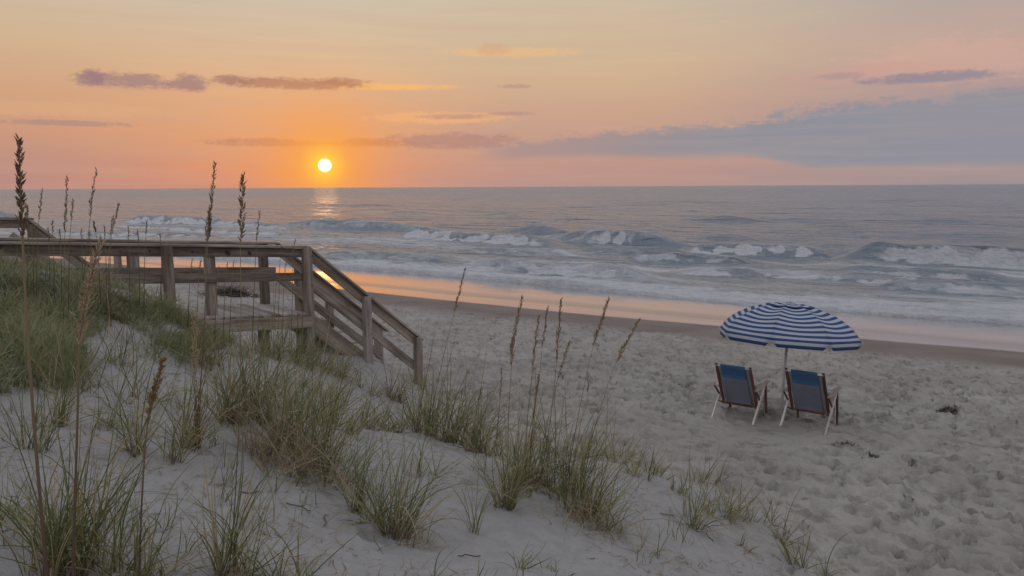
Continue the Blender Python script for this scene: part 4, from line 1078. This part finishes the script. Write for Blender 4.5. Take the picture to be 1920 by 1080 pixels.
# crest
oat((792, 815), [([(786, 885), (802, 800), (818, 730), (838, 640), (856, 570), (872, 504)], 600, .010, 'gold', dict(r=.0024))], 'tall sea oat leaning right on the crest beside the last stair post', None, 6)
oat((884, 850), [([(884, 852), (888, 800), (895, 760), (903, 730)], 765, .006, 'brown', dict(r=.0018, dens=.7))], 'short dark seed stem above the forked crest tuft')
oat((925, 860), [([(925, 862), (934, 790), (938, 745), (941, 692)], 745, .007, 'brown', dict(r=.0018, dens=.7))], 'small sea oat at the left of the stalk clump')
# the clump with seven stalks, each stalk a part
oat((1000, 925), [([(952, 900), (953, 800), (958, 700), (964, 630), (979, 558)], 690, .0085, 'gold', dict(r=.0022, dens=1.6)),
                  ([(985, 905), (988, 800), (998, 700), (1004, 640), (1011, 592)], 700, .007, 'gold', dict(r=.002, dens=1.2)),
                  ([(990, 905), (1000, 790), (1012, 700), (1018, 640), (1027, 575)], 655, .007, 'brown', dict(r=.002)),
                  ([(1012, 905), (1030, 800), (1040, 720), (1046, 640), (1053, 560)], 690, .009, 'gold', dict(r=.0022, dens=1.3)),
                  ([(1040, 915), (1042, 800), (1040, 740), (1052, 690), (1068, 642)], 720, .007, 'gold', dict(r=.002)),
                  ([(990, 905), (998, 800), (1004, 750), (1010, 705)], 740, .006, 'brown', dict(r=.002, dens=.7)),
                  ([(1058, 925), (1075, 830), (1088, 760), (1112, 650), (1141, 560)], 655, .0085, 'gold', dict(r=.0022, dens=1.6)),
                  ([(1088, 945), (1108, 830), (1128, 760), (1155, 680), (1198, 600)], 690, .0075, 'gold', dict(r=.0022, dens=1.5)),
                  ([(1066, 925), (1072, 830), (1100, 760), (1102, 700)], 740, .003, 'brown', dict(r=.0016, dens=.4))],
    'group of tall golden sea oats fanning out over the beach at centre right', None, 14)

# ------------------------------------------------------------------ small things on the sand
m_wrack, tt, b = new_mat('seaweed'); co, _ = coords(tt); setin(tt, b, 'Base Color', mixc(tt, noise(tt, co, 14, 4), (.045, .038, .028), (.12, .10, .07))); b.inputs['Roughness'].default_value = .8
def wrack(px, py, wpx, hgt, label, seed, n=160, nm='seaweed_clump', cat='seaweed', mat=None, dep=.35, length=.07):
    loc = hit(px, py); D = (loc - cam.location).length; rng = np.random.default_rng(seed); w = wpx / F_PX * D / 2
    bx = rng.normal(0, w * .45, n).clip(-w, w); by = rng.normal(0, w * dep * .5, n)
    bz = ground(bx + loc.x, by + loc.y) - loc.z + rng.uniform(0, 1, n) * hgt * np.exp(-(bx / w) ** 2 * 2)
    V, F, up, tn = blades(rng, np.column_stack([bx, by, bz]), rng.uniform(.5, 1.5, n) * length, rng.uniform(1.0, 1.7, n), rng.uniform(0, 6.28, n), rng.normal(0, .8, n), rng.uniform(.008, .022, n), rng.uniform(0, 1, n), 4, 1.5)
    me = np_mesh(nm, V, F, True, {'up': up, 'tint': tn}); o = link(nm, me, mat or m_wrack, None, label=label, category=cat); o.location = loc
wrack(1780, 774, 46, .06, 'dark seaweed heap on the beach right of the chairs', 1, 240)
wrack(1588, 834, 44, .012, 'flat brown seaweed patch in front of the right chair', 2, 70, length=.045)
wrack(1634, 861, 34, .03, 'small brown seaweed scrap below the flat patch', 3, 50, length=.045)
wrack(1290, 725, 30, .02, 'low debris scrap on the sand left of the chairs', 7, 40)
wrack(435, 556, 110, .25, 'dark brushy wrack line on the beach seen between the boardwalk rails', 5, 900, 'wrack_line', 'wrack', dep=.12, length=.5)
# twigs and roots on the dune sand
def twig(px, py, lpx, label, seed, rz=None):
    rng = np.random.default_rng(seed); loc = hit(px, py); D = (loc - cam.location).length; L = lpx / F_PX * D; a = rng.uniform(0, 6.28) if rz is None else rz
    pts = []
    for i in range(7):
        f = i / 6 - .5; x_ = math.cos(a) * f * L + rng.normal(0, L * .04); y_ = math.sin(a) * f * L + rng.normal(0, L * .04)
        pts.append((x_, y_, float(ground(np.array([loc.x + x_]), np.array([loc.y + y_]))[0]) - loc.z + .006 + abs(rng.normal(0, .008))))
    o = tube('twig', pts, .0035, m_red_stick, None, 5); o.location = loc; o['label'] = label; o['category'] = 'twig'; o['group'] = 'dead twigs on the dune sand'
m_red_stick, tt, b = new_mat('dead_stick'); setin(tt, b, 'Base Color', (.09, .065, .05)); b.inputs['Roughness'].default_value = .9
for i, (px, py, l, lab) in enumerate(((330, 700, 36, 'dark twig on the sand under the pale feathery plume'), (560, 958, 50, 'curled twig in the sand below the big clump'), (610, 985, 44, 'twig lying left of the arching green fan'),
                              (470, 930, 40, 'dark twig just right of the tiny dead tuft'), (1250, 970, 40, 'thin twig left of the branching plant'), (880, 1050, 46, 'short root on the sand near the bottom centre'),
                              (240, 860, 44, 'broken stem left of the slim stalk grass'), (1330, 1010, 50, 'runner stem creeping below the branching plant'), (1060, 745, 34, 'bent stick on the beach behind the seven stalks'))):
    twig(px, py, l, lab, 40 + i)
# sparse sprigs between the tufts
rng = np.random.default_rng(91); k_ = 420; x_ = rng.uniform(-6.5, 1.5, k_ * 4); y_ = rng.uniform(3.6, 10.5, k_ * 4); m_ = dune_beach(x_, y_)[1]; dn = vnoise(x_ * .9 + 4, y_ * .9, 33) + .35 * (x_ < -1.2)
s_ = (m_ > .55) & (dn > .66); x_ = x_[s_][:k_]; y_ = y_[s_][:k_]; nb = 7; n = len(x_) * nb
bx = np.repeat(x_, nb) + rng.normal(0, .03, n); by = np.repeat(y_, nb) + rng.normal(0, .03, n); hh = np.repeat(rng.uniform(.10, .34, len(x_)), nb)
V, F, up, tn = blades(rng, np.column_stack([bx, by, ground(bx, by) - .02]), hh * rng.uniform(.5, 1.2, n), np.abs(rng.normal(0, .5, n)), np.where(rng.uniform(0, 1, n) < .5, WIND, rng.uniform(0, 6.28, n)), rng.normal(.6, .8, n), rng.uniform(.004, .008, n), rng.uniform(0, .9, n), 6, 1.2)
link('grass_sprigs', np_mesh('grass_sprigs', V, F, True, {'up': up, 'tint': tn}), m_grass, None, kind='stuff', label='sparse single grass sprigs dotted over the dune sand', category='grass')
# litter of loose dead blades over the dune: countless
rng = np.random.default_rng(77); n = 5200
x_ = rng.uniform(-7, 3, n * 3); y_ = rng.uniform(3, 10.5, n * 3); m_ = dune_beach(x_, y_)[1]; dn = vnoise(x_ * 1.3, y_ * 1.3, 3)
k_ = (m_ > .55) & (dn > .42); x_ = x_[k_][:n]; y_ = y_[k_][:n]; n = len(x_)
V, F, up, tn = blades(rng, np.column_stack([x_, y_, ground(x_, y_) + .004]), rng.uniform(.05, .22, n), rng.uniform(1.2, 1.55, n), rng.uniform(0, 6.28, n), rng.normal(.05, .15, n), rng.uniform(.003, .007, n), rng.uniform(0, .6, n), 5, 1.6)
link('dead_grass_litter', np_mesh('dead_grass_litter', V, F, True, {'up': up, 'tint': tn}), m_straw, None, kind='stuff', label='loose dead grass blades scattered on the dune sand', category='grass litter')
print('tris', sum(sum(len(p.vertices) - 2 for p in me.polygons) if len(me.polygons) < 5000 else len(me.polygons) * 2 for me in bpy.data.meshes))
